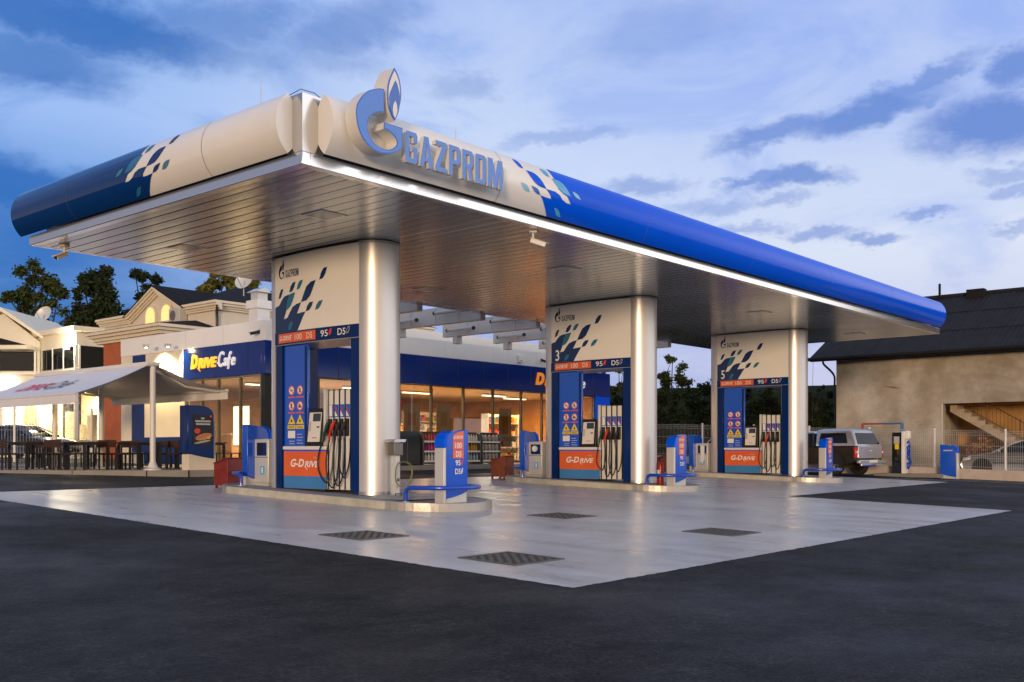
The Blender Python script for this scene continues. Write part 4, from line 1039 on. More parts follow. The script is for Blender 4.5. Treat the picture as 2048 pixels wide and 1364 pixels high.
MB().box((26.55, SY0-.05, .5), (SX1, SY0+.15, 3.408)).build('blue_pilaster', blue, shop)
# glazing
front_edges = [10.0, 11.6, 13.4, 15.12, 16.68, 18.35, 20.0, 21.67, 22.98, 24.1, 25.2, 26.55]
for a, b in zip(front_edges, front_edges[1:]):
    MB().box((a+.03, SY0+.04, .66), (b-.03, SY0+.05, 3.36)).build('window_pane', glass_shop, shop, smooth=0)
mb = MB()
for x in front_edges: mb.box((x-.035, SY0-.0, .57), (x+.035, SY0+.1, 3.408))
mb.box((10.04, SY0+.01, .57), (26.5, SY0+.09, .655)); mb.box((10.04, SY0+.01, 3.365), (26.5, SY0+.09, 3.405))
mb.build('window_mullions', mullion, shop)
side_edges = [14.55, 15.65, 16.86, 17.8, 18.75]
for a, b in zip(side_edges, side_edges[1:]):
    MB().box((SX0+.04, a+.03, .66), (SX0+.05, b-.03, 3.34)).build('window_pane', glass_shop, shop, smooth=0)
mb = MB()
for y in side_edges: mb.box((SX0, y-.035, .57), (SX0+.1, y+.035, 3.408))
mb.box((SX0+.01, 14.6, .57), (SX0+.09, 18.7, .655)); mb.box((SX0+.01, 14.6, 3.345), (SX0+.09, 18.7, 3.405))
mb.build('cafe_mullions', gold_mull, shop)
MB().box((SX0, SY0, .57), (10.0-.04, 14.5, 3.408)).build('corner_column', black, shop)
# cafe side wall
MB().box((SX0, 18.8, .3), (SX0+.2, SY1, 4.428)).build('cream_wall', cream, shop)
for a, b in (((SX0-.03, 21.38, 1.0), (SX0-.002, 22.2, 2.75)), ((SX0-.03, 18.9, .60), (SX0-.002, 21.378, 1.52)), ((SX0-.03, 21.3, 3.9), (SX0-.002, 22.15, 4.42))): MB().box(a, b).build('blue_wall_panel', navy, shop)
MB().box((SX0-.05, 18.79, 3.0), (SX0-.002, 18.86, 4.43)).build('panel_edge', white_p, shop)
# signs
def sign_word(par, mapper, hh, W, m1, m2):
    mb = MB(); put_text(mb, lambda x, z, d: mapper(x, z, d), 'D', hh*1.25, W*.16, .05, shear=.25, bold=.05)
    put_text(mb, lambda x, z, d: mapper(x+W*.17, z+hh*.0, d), 'RIVE', hh*.9, W*.42, .05, shear=.25, bold=.04)
    mb.add([mapper(W*.16, 0, .05), mapper(W*.20, 0, .05), mapper(W*.24, -hh*.28, .05), mapper(W*.225, -hh*.28, .05)], [(0, 1, 2, 3)])
    mb.build('sign_letters', m1, par, smooth=0)
    mb = MB(); put_text(mb, lambda x, z, d: mapper(x+W*.625, z-.02, d), 'C', hh*1.35, W*.125, .05, shear=.3, bold=.012)
    put_text(mb, lambda x, z, d: mapper(x+W*.735, z+.0, d), 'a', hh*.72, W*.085, .05, shear=.3, bold=.012)
    put_text(mb, lambda x, z, d: mapper(x+W*.825, z-.10, d), 'f', hh*1.5, W*.085, .05, shear=.3, bold=.012)
    put_text(mb, lambda x, z, d: mapper(x+W*.905, z+.0, d), 'e', hh*.72, W*.085, .05, shear=.3, bold=.012)
    mb.sphere(mapper(W*.615, hh*.3, .03), .035, n=5)
    mb.build('sign_script', m2, par, smooth=0)
s1 = tag(bpy.data.objects.new('cafe_sign', None), 'yellow and white cafe lettering on the short blue band above the terrace', 'sign', 'cafe lettering on the blue band'); COL.objects.link(s1)
sign_word(s1, lambda x, z, d: (SX0-.075-d, 18.25-x, 3.74+z), .37, 2.55, letters_y, letters_w)
s2 = tag(bpy.data.objects.new('cafe_sign', None), 'orange and white cafe lettering on the long blue band behind the number 3 portal', 'sign', 'cafe lettering on the blue band'); COL.objects.link(s2)
sign_word(s2, lambda x, z, d: (22.42+x, SY0-.075-d, 3.70+z), .40, 3.35, letters_o, letters_w)

# inside the shop: counters, shelves, ceiling lamps
glow = pm('tube_glow', (1, 1, 1), .5, emit=(1, .86, .62), estr=9)
glow_c = pm('cool_tube_glow', (1, 1, 1), .5, emit=(.85, .95, 1), estr=9)
warm = (1, .66, .34)
def lampbar(x, y, L, label, cool=False):
    t = thing('ceiling_lamp', label, 'lamp', (x, y, 3.32), 0, 'ceiling lamps inside the shop')
    MB().box((-L/2, -.09, .03), (L/2, .09, .09)).build('lamp_housing', grey_pl, t)
    MB().box((-L/2+.02, -.07, .0), (L/2-.02, .07, .028)).build('lamp_tube', glow_c if cool else glow, t)
    d = bpy.data.lights.new('lamp_light', 'AREA'); d.shape = 'RECTANGLE'; d.size = L; d.size_y = .2; d.energy = 320; d.color = (.9, .95, 1) if cool else warm
    o = bpy.data.objects.new('lamp_light', d); COL.objects.link(o); o.parent = t; o.location = (0, 0, -.03)
for x, y, L, l, c in [(12.2, 18.0, 1.6, 'long ceiling lamp above the cafe seats', True), (15.6, 17.0, 1.5, 'ceiling lamp behind first window right of the near column', False), (19.0, 17.5, 1.5, 'ceiling lamp over the middle of the shop', False), (22.6, 16.6, 1.4, 'cool ceiling lamp behind window left of the number 3 portal', True), (25.0, 17.5, 1.4, 'ceiling lamp at the far end of the shop', False)]:
    lampbar(x, y, L, l, c)
goods_cols = [pm('goods_red', (.5, .06, .04), .5), pm('goods_amber', (.55, .30, .04), .4), pm('goods_white', (.66, .64, .6), .5), pm('goods_green', (.06, .22, .08), .5), pm('goods_blue', (.05, .15, .45), .5), pm('goods_brown', (.22, .09, .03), .5)]
def shop_shelf(x, y, L, label, h=1.5, seed=0):
    rnd = random.Random(seed)
    t = thing('shop_shelf', label, 'shelf', (x, y, .56))
    mb = MB(); mb.box((-L/2, .18, 0), (L/2, .22, h)); 
    for k in range(4): mb.box((-L/2, -.2, .1+k*h/4), (L/2, .178, .13+k*h/4))
    mb.box((-L/2-.03, -.2, 0), (-L/2-.002, .22, h)); mb.box((L/2+.002, -.2, 0), (L/2+.03, .22, h)); mb.build('shelf_frame', lt_grey, t)
    g = MB()
    for k in range(4):
        xx = -L/2+.06
        while xx < L/2-.12:
            w = rnd.uniform(.08, .16); hh = rnd.uniform(.16, .28); g.mat = rnd.randrange(6)
            g.box((xx, -.16, .131+k*h/4), (xx+w*.85, .10, .131+k*h/4+hh)); xx += w
    o = g.build('shelf_goods', goods_cols, t); o['kind'] = 'stuff'
for k, (x, y, L, h) in enumerate([(16.2, 18.4, 2.4, 1.6), (19.4, 18.9, 2.6, 1.6), (24.6, 18.0, 2.0, 2.1), (22.2, 20.5, 2.6, 2.2)]):
    shop_shelf(x, y, L, ['goods shelf inside the shop behind the first window right of the near column', 'goods shelf in the middle of the shop', 'tall goods shelf behind the number 3 portal', 'tall goods shelf at the back wall of the shop'][k], h, k)
t = thing('shop_counter', 'long wooden counter with pale front inside the cafe', 'counter', (13.2, 19.5, .56))
MB().box((-1.6, -.35, 0), (1.6, .35, 1.05)).build('counter_body', inner_wall, t); MB().box((-1.7, -.45, 1.052), (1.7, .42, 1.10)).build('counter_top', lt_grey, t)
t = thing('lit_display', 'glowing white display panel behind the cafe windows', 'display', (11.0, 17.2, 1.2))
MB().box((0, -.02, 0), (.06, .98, 1.4)).build('display_frame', grey_pl, t)
MB().box((-.012, .03, .05), (-.001, .93, 1.35)).build('display_face', pm('display_glow', (1, 1, 1), .5, emit=(1, .97, .72), estr=5), t)
poster_p = pm('poster_paper', (.62, .56, .44), .7, var=.12, vscale=5)
for k, (x, w, z0, z1, nm) in enumerate([(15.75, .8, 1.45, 2.7, 'in the first window right of the near column'), (17.35, .75, 1.45, 2.75, 'in the second window right of the near column'), (20.75, .75, 1.2, 2.7, 'in the window above the display racks')]):
    t = thing('window_poster', 'pale paper poster '+nm, 'poster', (x, SY0+.07, z0))
    MB().box((-w/2, 0, 0), (w/2, .006, z1-z0)).build('sheet', poster_p, t); MB().box((-w/2+.1, -.003, .1), (w/2-.4, -.001, .25)).build('price_box', red_ink, t); MB().box((-w/2+.2, -.003, .5), (w/2-.2, -.001, z1-z0-.3)).build('picture_field', goods_cols[1], t)
# racks with goods on the pavement
rack_m = pm('rack_frame', (.16, .16, .155), .4, metal=.5)
bot_me = MB().lathe([(.038, 0), (.042, .01), (.042, .17), (.018, .22), (.016, .25), (.02, .252), (.02, .27)], seg=8)
bag_me = MB(); bag_me.M = Matrix.Scale(.1, 4); bag_me.sphere((0, 0, 1.3), 1, .75, .8, 1.35, 5)
def bottle_src(col, name, src, label, cat, group):
    o = src.build(name, col); tag(o, label, cat, group); return o
def rack(x, label, fills, W=1.42):
    z = gz(13.5)+.14
    t = thing('display_rack', label, 'rack', (x, 13.5, z), 0, 'display racks before the shop windows')
    prof = [(-.30, 0), (-.30, .90), (-.24, 1.07), (-.1, 1.15), (.3, 1.15), (.3, 0)]
    for xx in (-W/2, W/2-.03): MB().prism(prof, 'x', xx, xx+.03).build('side_panel', rack_m, t)
    MB().box((-W/2+.032, .27, .1), (W/2-.032, .30, 1.12)).build('back_panel', rack_m, t); MB().box((-W/2+.032, -.1, 1.12), (W/2-.032, .30, 1.15)).build('top_panel', rack_m, t)
    for k, (kind, mat, lab) in enumerate(fills):
        zz = .14+k*.34
        MB().box((-W/2+.032, -.27, zz-.03), (W/2-.032, .268, zz)).build('shelf', lt_grey, t)
        MB().box((-W/2+.032, -.285, zz-.05), (W/2-.032, -.272, zz+.01)).build('price_strip', white_ink, t)
        n = 10 if kind == 'bottle' else 5
        src = None
        for q in range(n):
            px = x-W/2+.10+q*(W-.2)/(n-1)
            if src is None:
                src = (bot_me if kind == 'bottle' else bag_me).build(kind if kind == 'bottle' else 'bag', mat)
                tag(src, lab, kind, lab); o = src
            else: o = src.copy(); COL.objects.link(o)
            o.location = (px, 13.5-.17+random.uniform(-.02, .02), z+zz); o.rotation_euler.z = random.uniform(-.3, .3)
B_ = goods_cols; purple = pm('goods_magenta', (.45, .03, .22), .4); clear_b = pm('goods_clear', (.38, .46, .52), .2); bagm = pm('bag_print', (.62, .42, .25), .5, var=.7, vscale=9, col2=(.75, .72, .66))
rack(15.9, 'dark rounded rack of bottles standing left of the front totem', [('bottle', B_[2], 'white bottles on bottom shelf of the left rack'), ('bottle', purple, 'magenta bottles on middle shelf of the left rack'), ('bottle', B_[0], 'red bottles on top shelf of the left rack')])
rack(17.37, 'bottle rack half hidden by the front totem', [('bottle', clear_b, 'clear bottles on bottom shelf of the middle rack'), ('bottle', B_[1], 'amber bottles on middle shelf of the middle rack'), ('bottle', B_[2], 'pale bottles on top shelf of the middle rack')])
rack(18.66, 'dark rack stacked with printed bags next to bottle racks', [('bag', bagm, 'printed bags on bottom shelf of the right rack'), ('bag', bagm, 'printed bags on middle shelf of the right rack'), ('bag', bagm, 'printed bags on top shelf of the right rack')], 1.0)
rack_c = pm('cabinet_black', (.012, .012, .013), .35)
t = thing('gas_bottle_cabinet', 'black closed cabinet standing at left of the display racks', 'cabinet', (14.45, 13.5, gz(13.5)+.14))
MB().prism([(-.3, 0), (-.3, .9), (-.15, 1.15), (.3, 1.15), (.3, 0)], 'x', -.55, .6).build('cabinet_body', rack_c, t, bevel=.02)
MB().box((-.02, -.306, .1), (.0, -.301, .88)).build('door_seam', rack_m, t)
# wall cameras and box on the parapet
cctv('security_camera', 'small dark camera on white parapet above the cafe sign', (SX0-.02, 14.6, 4.70), pi, 15, blackpl, False)
cctv('security_camera', 'small camera on white parapet above the orange sign letters', (22.9, SY0-.025, 4.72), -pi/2, 20, blackpl, False)
t = thing('alarm_box', 'small white alarm box on parapet left of the wall camera', 'alarm box', (21.5, SY0-.02, 4.52)); MB().box((-.12, -.1, 0), (.12, 0, .3)).build('box_body', white_p, t, bevel=.02); MB().box((-.05, -.104, .05), (.05, -.101, .1)).build('strobe', red_ink, t)
t = thing('roof_vent', 'white roof chimney with cowl behind the near portal', 'vent', (9.75, 14.9, 4.9))
MB().box((-.2, -.2, 0), (.25, .25, .55)).build('vent_shaft', white_p, t); MB().prism([(-.26, .55), (.31, .55), (.31, .8), (-.26, .8)], 'y', -.26, .31).build('vent_head', white_p, t); MB().box((-.16, -.16, .8), (.2, .2, 1.05)).build('vent_neck', lt_grey, t); MB().prism([(-.26, 1.05), (.3, 1.05), (.02, 1.2)], 'y', -.26, .3).build('vent_cowl', lt_grey, t)
# lamps that wash the cream wall and the start of the sign band
def wall_spot(loc_, tgt, en, label, size=60, col=(1, .74, .36)):
    t = thing('wall_lamp', label, 'lamp', loc_)
    MB().box((-.08, -.08, 0), (.08, .08, .1)).build('lamp_body', grey_pl, t); MB().box((-.03, -.03, -.012), (.03, .03, -.002)).build('lamp_lens', lamp_glow, t)
    d = bpy.data.lights.new('lamp_light', 'SPOT'); d.energy = en; d.color = col; d.spot_size = RAD(size); d.spot_blend = .8; d.shadow_soft_size = .06
    o = bpy.data.objects.new('lamp_light', d); COL.objects.link(o); o.parent = t; o.location = (0, 0, -.05)
    o.rotation_euler = (Vector(tgt)-Vector(loc_)).to_track_quat('-Z', 'Y').to_euler()
wall_spot((SX0-.6, 20.2, 4.55), (SX0+.1, 20.0, 2.8), 800, 'small lit lamp over the cream cafe wall', 120)
wall_spot((SX0-.5, 19.0, 4.5), (SX0-.05, 18.5, 3.7), 170, 'small lit lamp beside the start of the cafe sign', 110)

# ------------------------------------------------------------------ terrace: awning
aw = thing('double_awning', 'large white free standing awning open to both sides over the cafe tables', 'awning', (5.16, 13.1, TZ))
AL = 6.5; RZ = 2.74
for y in (0, 2.75, 5.6):
    p = MB().tube([(0, y, .05), (0, y, RZ-.1), (.02, y, RZ-.02)], .075, 12).build('post', frame_w, aw)
    MB().lathe([(.24, 0), (.24, .03), (.14, .07), (.08, .22)], (0, y, 0), 16).build('post_foot', frame_w, p)
MB().box((-.2, -.05, RZ), (.2, AL+.05, RZ+.11)).build('ridge_cassette', frame_w, aw, bevel=.03)
def sheet(x1, z1, sag, nm):
    top, n = [], 10
    mb = MB(); R = []
    for j in range(9):
        y = AL*j/8; row = []
        for k in range(n+1):
            s = k/n; x = .1*(1 if x1 > 0 else -1)+(x1-.1*(1 if x1 > 0 else -1))*s
            z = RZ+.04+(z1-RZ-.04)*s-sag*sin(pi*s)-(.02*sin(j*2.1)*s)
            row.append((x, y, z))
        R.append(row)
    m = n+1
    mb.add([p for r in R for p in r], [(j*m+k, j*m+k+1, (j+1)*m+k+1, (j+1)*m+k) for j in range(8) for k in range(n)])
    mb.add([(p[0], p[1], p[2]-.008) for r in R for p in r], [(j*m+k, j*m+k+1, (j+1)*m+k+1, (j+1)*m+k) for j in range(8) for k in range(n)])
    o = mb.build(nm, fabric_w, aw, smooth=80, recalc=False)
    mb = MB(); mb.tube([(x1, -.03, z1-.02), (x1, AL+.03, z1-.02)], .04, 10); mb.build('front_bar', frame_w, aw)
    nn = 40; sx = 1 if x1 > 0 else -1
    vs = []
    for k in range(nn+1):
        y = AL*k/nn
        for q in (0, .5, 1): vs.append((x1+sx*(.03+.012*sin(k*1.7)*q), y, z1-.04-.22*q))
    mb = MB(); mb.add(vs, [(k*3+q, k*3+q+1, (k+1)*3+q+1, (k+1)*3+q) for k in range(nn) for q in (0, 1)]); mb.build('valance', fabric_w, aw, smooth=60, recalc=False)
    for y in (.35, AL-.35):
        MB().tube([(.15*sx, y, RZ-.02), (x1*.55, y+.1, (RZ+z1)/2-.10-sag), (x1-.05*sx, y, z1-.04)], .035, 8).build('folding_arm', frame_w, aw)
    return R
RL = sheet(-2.05, 1.95, .05, 'left_fabric'); sheet(2.25, 2.22, .10, 'right_fabric')
def awn_map(o):  # lettering follows the left fabric; reads from the -x side
    def m(x, z, d=0):
        s = 1-(z); xx = -.1+(-1.95)*s; zz = RZ+.04+(1.95-RZ-.04)*s-.05*sin(pi*s)+o
        return (xx, 5.1-x, zz)
    return m
mb = MB(); vs, fs, w = text_geo('DRIVE', .26, 1.6, shear=.3, bold=.03); mb.add([awn_map(.03)(x, .32+z) for x, z in vs], fs); mb.build('awning_letters', red_ink, aw, smooth=0)
mb = MB(); vs, fs, w = text_geo('Cafe', .30, 1.25, shear=.35, bold=.0); mb.add([awn_map(.03)(1.72+x, .32+z) for x, z in vs], fs); mb.build('awning_script', pm('awning_navy', (.03, .035, .09), .7), aw, smooth=0)
def under_lamp(y, label):
    t = thing('terrace_lamp', label, 'lamp', (5.16, y, TZ+RZ-.06))
    MB().box((-.1, -.1, 0), (.1, .1, .05)).build('lamp_body', grey_pl, t)
    MB().box((-.07, -.07, -.014), (.07, .07, -.002)).build('lamp_lens', lamp_glow, t)
    d = bpy.data.lights.new('lamp_light', 'POINT'); d.energy = 26; d.color = (1, .72, .4); d.shadow_soft_size = .1
    o = bpy.data.objects.new('lamp_light', d); COL.objects.link(o); o.parent = t; o.location = (0, 0, -.12)
under_lamp(17.4, 'small lamp under the awning ridge above tables')

# tables and chairs
def table(x, y, rz, label, L=1.2, W=.75, H=.75):
    t = thing('terrace_table', label, 'table', (x, y, TZ), rz, 'wooden tables on the cafe terrace')
    mb = MB()
    for k in range(5): mb.box((-L/2, -W/2+k*W/5+.004, H-.035), (L/2, -W/2+(k+1)*W/5-.004, H))
    mb.build('table_top', dark_wood, t)
    MB().box((-L/2+.04, -W/2+.04, H-.08), (L/2-.04, W/2-.04, H-.037)).build('apron', dark_iron, t)
    for sx in (-1, 1):
        for sy in (-1, 1): MB().box((sx*(L/2-.06)-.03, sy*(W/2-.06)-.03, 0), (sx*(L/2-.06)+.03, sy*(W/2-.06)+.03, H-.082)).build('leg', dark_iron, t)
def chair_src():
    t = thing('terrace_chair', 'x', 'chair', (0, 0, TZ), 0, 'dark wooden chairs on the cafe terrace')
    mb = MB()
    for k in range(4): mb.box((-.2+k*.1+.003, -.21, .43), (-.1+k*.1-.003, .21, .455))
    mb.build('seat', dark_wood, t)
    MB().box((.20, -.21, .60), (.225, .21, .80)).build('backrest', dark_wood, t)
    for sx, h in ((-.18, .43), (.20, .90)):
        for sy in (-.20, .20): MB().box((sx-.018, sy-.018, 0), (sx+.018, sy+.018, h if sx < 0 else .60)).build('leg', dark_iron, t)
    mb = MB(); mb.box((-.18, -.215, .40), (.2, -.19, .428)); mb.box((-.18, .19, .40), (.2, .215, .428)); mb.build('seat_rail', dark_iron, t)
    return t
ch0 = chair_src(); used = [False]
def chair(x, y, rz, label):
    if not used[0]: used[0] = True; ch0.location = (x, y, TZ); ch0.rotation_euler.z = rz; ch0['label'] = label; return ch0
    return dup(ch0, (x, y, TZ), rz, label)
def bench(x, y, rz, label, L=1.3):
    t = thing('terrace_bench', label, 'bench', (x, y, TZ), rz, 'backless benches on the cafe terrace')
    mb = MB()
    for k in range(3): mb.box((-L/2, -.18+k*.12+.003, .42), (L/2, -.06+k*.12-.003, .45))
    mb.build('seat', dark_wood, t)
    for sx in (-1, 1):
        for sy in (-.14, .14): MB().box((sx*(L/2-.05)-.02, sy-.02, 0), (sx*(L/2-.05)+.02, sy+.02, .418)).build('leg', dark_iron, t)
TB = [(4.35, 15.1, pi/2, 'wooden table left of the front awning post'), (3.5, 16.6, pi/2, 'wooden table between second and third awning posts'), (2.5, 18.4, pi/2, 'wooden table at the left edge of the terrace'), (7.5, 14.4, pi/2, 'wooden table right of the front awning post'), (7.2, 16.4, pi/2, 'wooden table before blue cafe wall'), (5.6, 18.9, pi/2, 'wooden table at the back of the terrace beside the fence'), (5.55, 14.5, pi/2, 'wooden table just behind the front awning post')]
for a in TB: table(*a)
n = 0
side_nm = ['street side', 'wall side']
for k, (x, y, r, l) in enumerate(TB):
    what = l.replace('wooden table ', 'table ')
    chair(x-.72, y-.28, pi, 'front dark chair, street side of '+what)
    chair(x-.68, y+.30, pi+.1, 'rear dark chair, street side of '+what)
    if k in (0, 1, 3): bench(x+.66, y, pi/2, 'dark backless bench, wall side of '+what)
    else:
        chair(x+.70, y-.3, .05, 'front dark chair, wall side of '+what)
        chair(x+.72, y+.3, -.08, 'rear dark chair, wall side of '+what)
# advertising stand
t = thing('menu_board', 'dark blue curved menu board with a hot dog poster on cream plinth', 'sign', (5.98, 12.3, TZ))
MB().box((-.36, -.16, -.05), (.46, .16, .42)).build('plinth', cream, t, bevel=.01)
MB().box((.385, -.13, .42), (.46, .13, 1.25)).build('cream_post', cream, t)
bd = MB().prism([(-.40, .46), (-.2, .40), (.1, .34), (.38, .30), (.38, 1.45), (.33, 1.58), (.22, 1.66), (.05, 1.70), (-.40, 1.70)], 'y', -.2, .2).build('blue_board', navy, t, bevel=.02)
MB().box((-.25, -.215, .66), (.31, -.202, 1.46)).build('poster', pm('poster_black', (.012, .008, .008), .4), bd)
def yb(o, P): return [(x, -.216-o, z) for x, z in P]
def ell(cx, cz, a, b, rot=0, n=18): return [(cx+a*cos(2*pi*k/n)*cos(rot)-b*sin(2*pi*k/n)*sin(rot), cz+a*cos(2*pi*k/n)*sin(rot)+b*sin(2*pi*k/n)*cos(rot)) for k in range(n)]
MB().poly(yb(.002, ell(.06, .88, .25, .085, .22))).build('bun', pm('bun', (.55, .30, .13), .6, var=.2, vscale=20), bd, smooth=0)
MB().poly(yb(.004, ell(.05, .90, .22, .035, .24))).build('sausage', pm('sausage', (.62, .16, .07), .5), bd, smooth=0)
MB().poly(yb(.005, ell(.2, .86, .055, .04, 0))).build('sauce_cup', pm('sauce', (.8, .45, .06), .5), bd, smooth=0)
MB().poly(yb(.003, ell(.02, .745, .25, .025, .18))).build('napkin', pm('napkin', (.5, .46, .4), .7), bd, smooth=0)
MB().poly(yb(.003, ell(-.13, 1.03, .09, .07, 0))).build('tomato', red_ink, bd, smooth=0)
MB().poly(yb(.003, ell(.27, 1.42, .03, .03, 0))).build('corner_mark', orange, bd, smooth=0)
mb = MB()
for r_, (x0, x1) in enumerate(((-.02, .08), (-.19, .26), (-.17, .24))):
    x = x0
    while x < x1: w = .02+.012*((x*97) % 1); mb.poly(yb(.003, [(x, 1.34-r_*.075), (x+w, 1.34-r_*.075), (x+w, 1.385-r_*.075), (x, 1.385-r_*.075)])); x += w+.008
mb.build('headline_marks', lt_grey, bd, smooth=0)

# ------------------------------------------------------------------ vehicles
tyre_m = pm('tyre', (.018, .018, .019), .75, bump=.2); rim_m = pm('alloy_rim', (.5, .5, .52), .3, metal=.9)
lamp_red = pm('tail_lamp', (.5, .02, .015), .2, coat=.5); lamp_clear = pm('head_lamp', (.75, .77, .8), .12, coat=.5)
plate_m = pm('number_plate', (.72, .72, .70), .4)
def wheel(par, x, y, r, w=.2):
    s = 1 if y > 0 else -1
    def ring(prof): return [[(x+rr*cos(2*pi*k/24), y+s*d, r+rr*sin(2*pi*k/24)) for k in range(24)] for rr, d in prof]
    o = MB().loft(ring([(r*.6, -w), (r*.93, -w), (r, -w+.03), (r, -.03), (r*.93, 0), (r*.66, .005), (r*.63, -.02)]), caps=False).build('wheel', tyre_m, par)
    mb = MB().loft(ring([(r*.66, -.015), (r*.6, -.004), (r*.57, -.04)]), caps=False)
    for k in range(5):
        a = 2*pi*k/5+.3; c, q = cos(a), sin(a); px, pz = -q*.035, c*.035
        mb.add([(x+c*.03+px, y+s*-.02, r+q*.03+pz), (x+c*.03-px, y+s*-.02, r+q*.03-pz), (x+c*r*.6-px*.8, y-s*.012, r+q*r*.6-pz*.8), (x+c*r*.6+px*.8, y-s*.012, r+q*r*.6+pz*.8)], [(0, 1, 2, 3)])
    mb.build('rim', rim_m, o)
    MB().poly([(x+r*.6*cos(2*pi*k/20), y-s*.06, r+r*.6*sin(2*pi*k/20)) for k in range(20)]).build('brake_disc', blackpl, o)
def sedan(label, loc_, rz, paint, wagon=False):
    t = thing('parked_car', label, 'car', loc_, rz)
    low = [(-2.16, .30), (-2.22, .55), (-2.18, .86), (-2.05, .93), (-1.6, .97), (-.6, .94), (.85, .92), (1.5, .86), (1.95, .74), (2.17, .58), (2.2, .42), (2.12, .26), (1.5, .20), (-1.5, .20)]
    rings = []
    for y, sx, dz in ((-.86, .965, -.05), (-.885, .985, -.02), (-.84, 1, .0), (-.45, 1.02, .025), (0, 1.03, .03), (.45, 1.02, .025), (.84, 1, 0), (.885, .985, -.02), (.86, .965, -.05)):
        rings.append([(x*sx, y, z+(dz if z > .6 else 0)) for x, z in low])
    body = MB().loft(rings).build('body', paint, t, smooth=50)
    def rr(x0, x1, hw, z, c=.16):
        P = []
        for cx, cy, a0 in ((x1-c, hw-c, 0), (x0+c, hw-c, 90), (x0+c, -hw+c, 180), (x1-c, -hw+c, 270)):
            for k in range(4): a = RAD(a0+30*k); P.append((cx+c*cos(a), cy+c*sin(a), z))
        return P
    xr = -2.0 if wagon else -1.72
    xt = -1.75 if wagon else -1.0
    MB().loft([rr(xr, .98, .80, .90), rr(xr+.05, .90, .785, .95), rr((xr+xt)/2+.02, .36, .70, 1.22), rr(xt, -.02, .60, 1.40)]).build('glasshouse', glass_dark, t, smooth=40)
    MB().loft([rr(xt-.06, .06, .625, 1.365), rr(xt-.03, .03, .61, 1.41), rr(xt+.12, -.15, .50, 1.45), rr(xt+.5, -.5, .2, 1.455)]).build('roof', paint, t, smooth=50)
    mb = MB()
    for s in (-1, 1):
        for P, r in (([(1.02, .80, .92), (.5, .735, 1.18), (-.02, .625, 1.385)], .028), ([(-.42, .805, .93), (-.45, .735, 1.18), (-.5, .625, 1.39)], .035), ([(xr-.02, .80, .92), ((xr+xt)/2, .735, 1.19), (xt-.02, .62, 1.385)], .045)):
            mb.tube([(x, s*y, z) for x, y, z in P], r, 6)
    mb.build('window_pillars', paint, t)
    for x in (-1.32, 1.36):
        for y in (-.87, .87): wheel(t, x, y, .315)
        for y in (-.886, .886): MB().poly([(x+.375*cos(pi*k/14), y*1.003, .33+.375*sin(pi*k/14)) for k in range(15)]+[(x-.375, y*1.003, .2), (x+.375, y*1.003, .2)]).build('wheel_arch', black, t, smooth=0)
    for s in (-1, 1):
        MB().prism([(1.80, .64), (2.13, .58), (2.06, .70), (1.78, .79)], 'y', s*.50, s*.875).build('headlight', lamp_clear, t, bevel=.02)
        MB().prism([(-2.235, .66), (-2.0, .70), (-2.0, .88), (-2.21, .86)], 'y', s*.55, s*.875).build('tail_light', lamp_red, t, bevel=.02)
        MB().sphere((.72, s*.98, .97), .1, .7, 1, .65, 6).build('mirror', paint, t)
        mb = MB(); mb.box((-.02, s*.886-.004, .74), (.12, s*.886+.004, .765)); mb.box((-1.05, s*.886-.004, .75), (-.92, s*.886+.004, .775)); mb.build('door_handle', paint, t)
        mb = MB(); mb.box((.9, s*.888-.002, .3), (.91, s*.888+.002, .9)); mb.box((-.35, s*.888-.002, .3), (-.34, s*.888+.002, .9)); mb.build('door_gap', black, body)
        MB().box((-.95, s*.89-.006, .50), (.95, s*.89+.006, .54)).build('rub_strip', black, t)
    MB().prism([(2.18, .32), (2.235, .34), (2.235, .50), (2.20, .52)], 'y', -.5, .5).build('grille', black, t)
    MB().box((2.235, -.26, .36), (2.245, .26, .46)).build('number_plate', plate_m, t); MB().box((-2.245, -.26, .52), (-2.232, .26, .63)).build('number_plate', plate_m, t)
    return t
paint_bg = pm('paint_blue_grey', (.10, .13, .20), .22, metal=.6, coat=.8); paint_si = pm('paint_silver', (.46, .47, .49), .25, metal=.7, coat=.7)
paint_dk = pm('paint_dark_blue', (.025, .03, .05), .2, metal=.4, coat=.8)
sedan('blue-grey saloon parked beyond the terrace before the lit showroom', (10.7, 33.3, gz(33)), RAD(-70), paint_bg)
sedan('silver estate car parked behind fence under the barn stairs', (34.2, -.95, gz(-1)+.12), RAD(90), paint_si, True)
sedan('dark saloon parked behind fence, seen past the number 5 portal', (36.6, 14.6, gz(14)+.05), RAD(92), paint_dk)

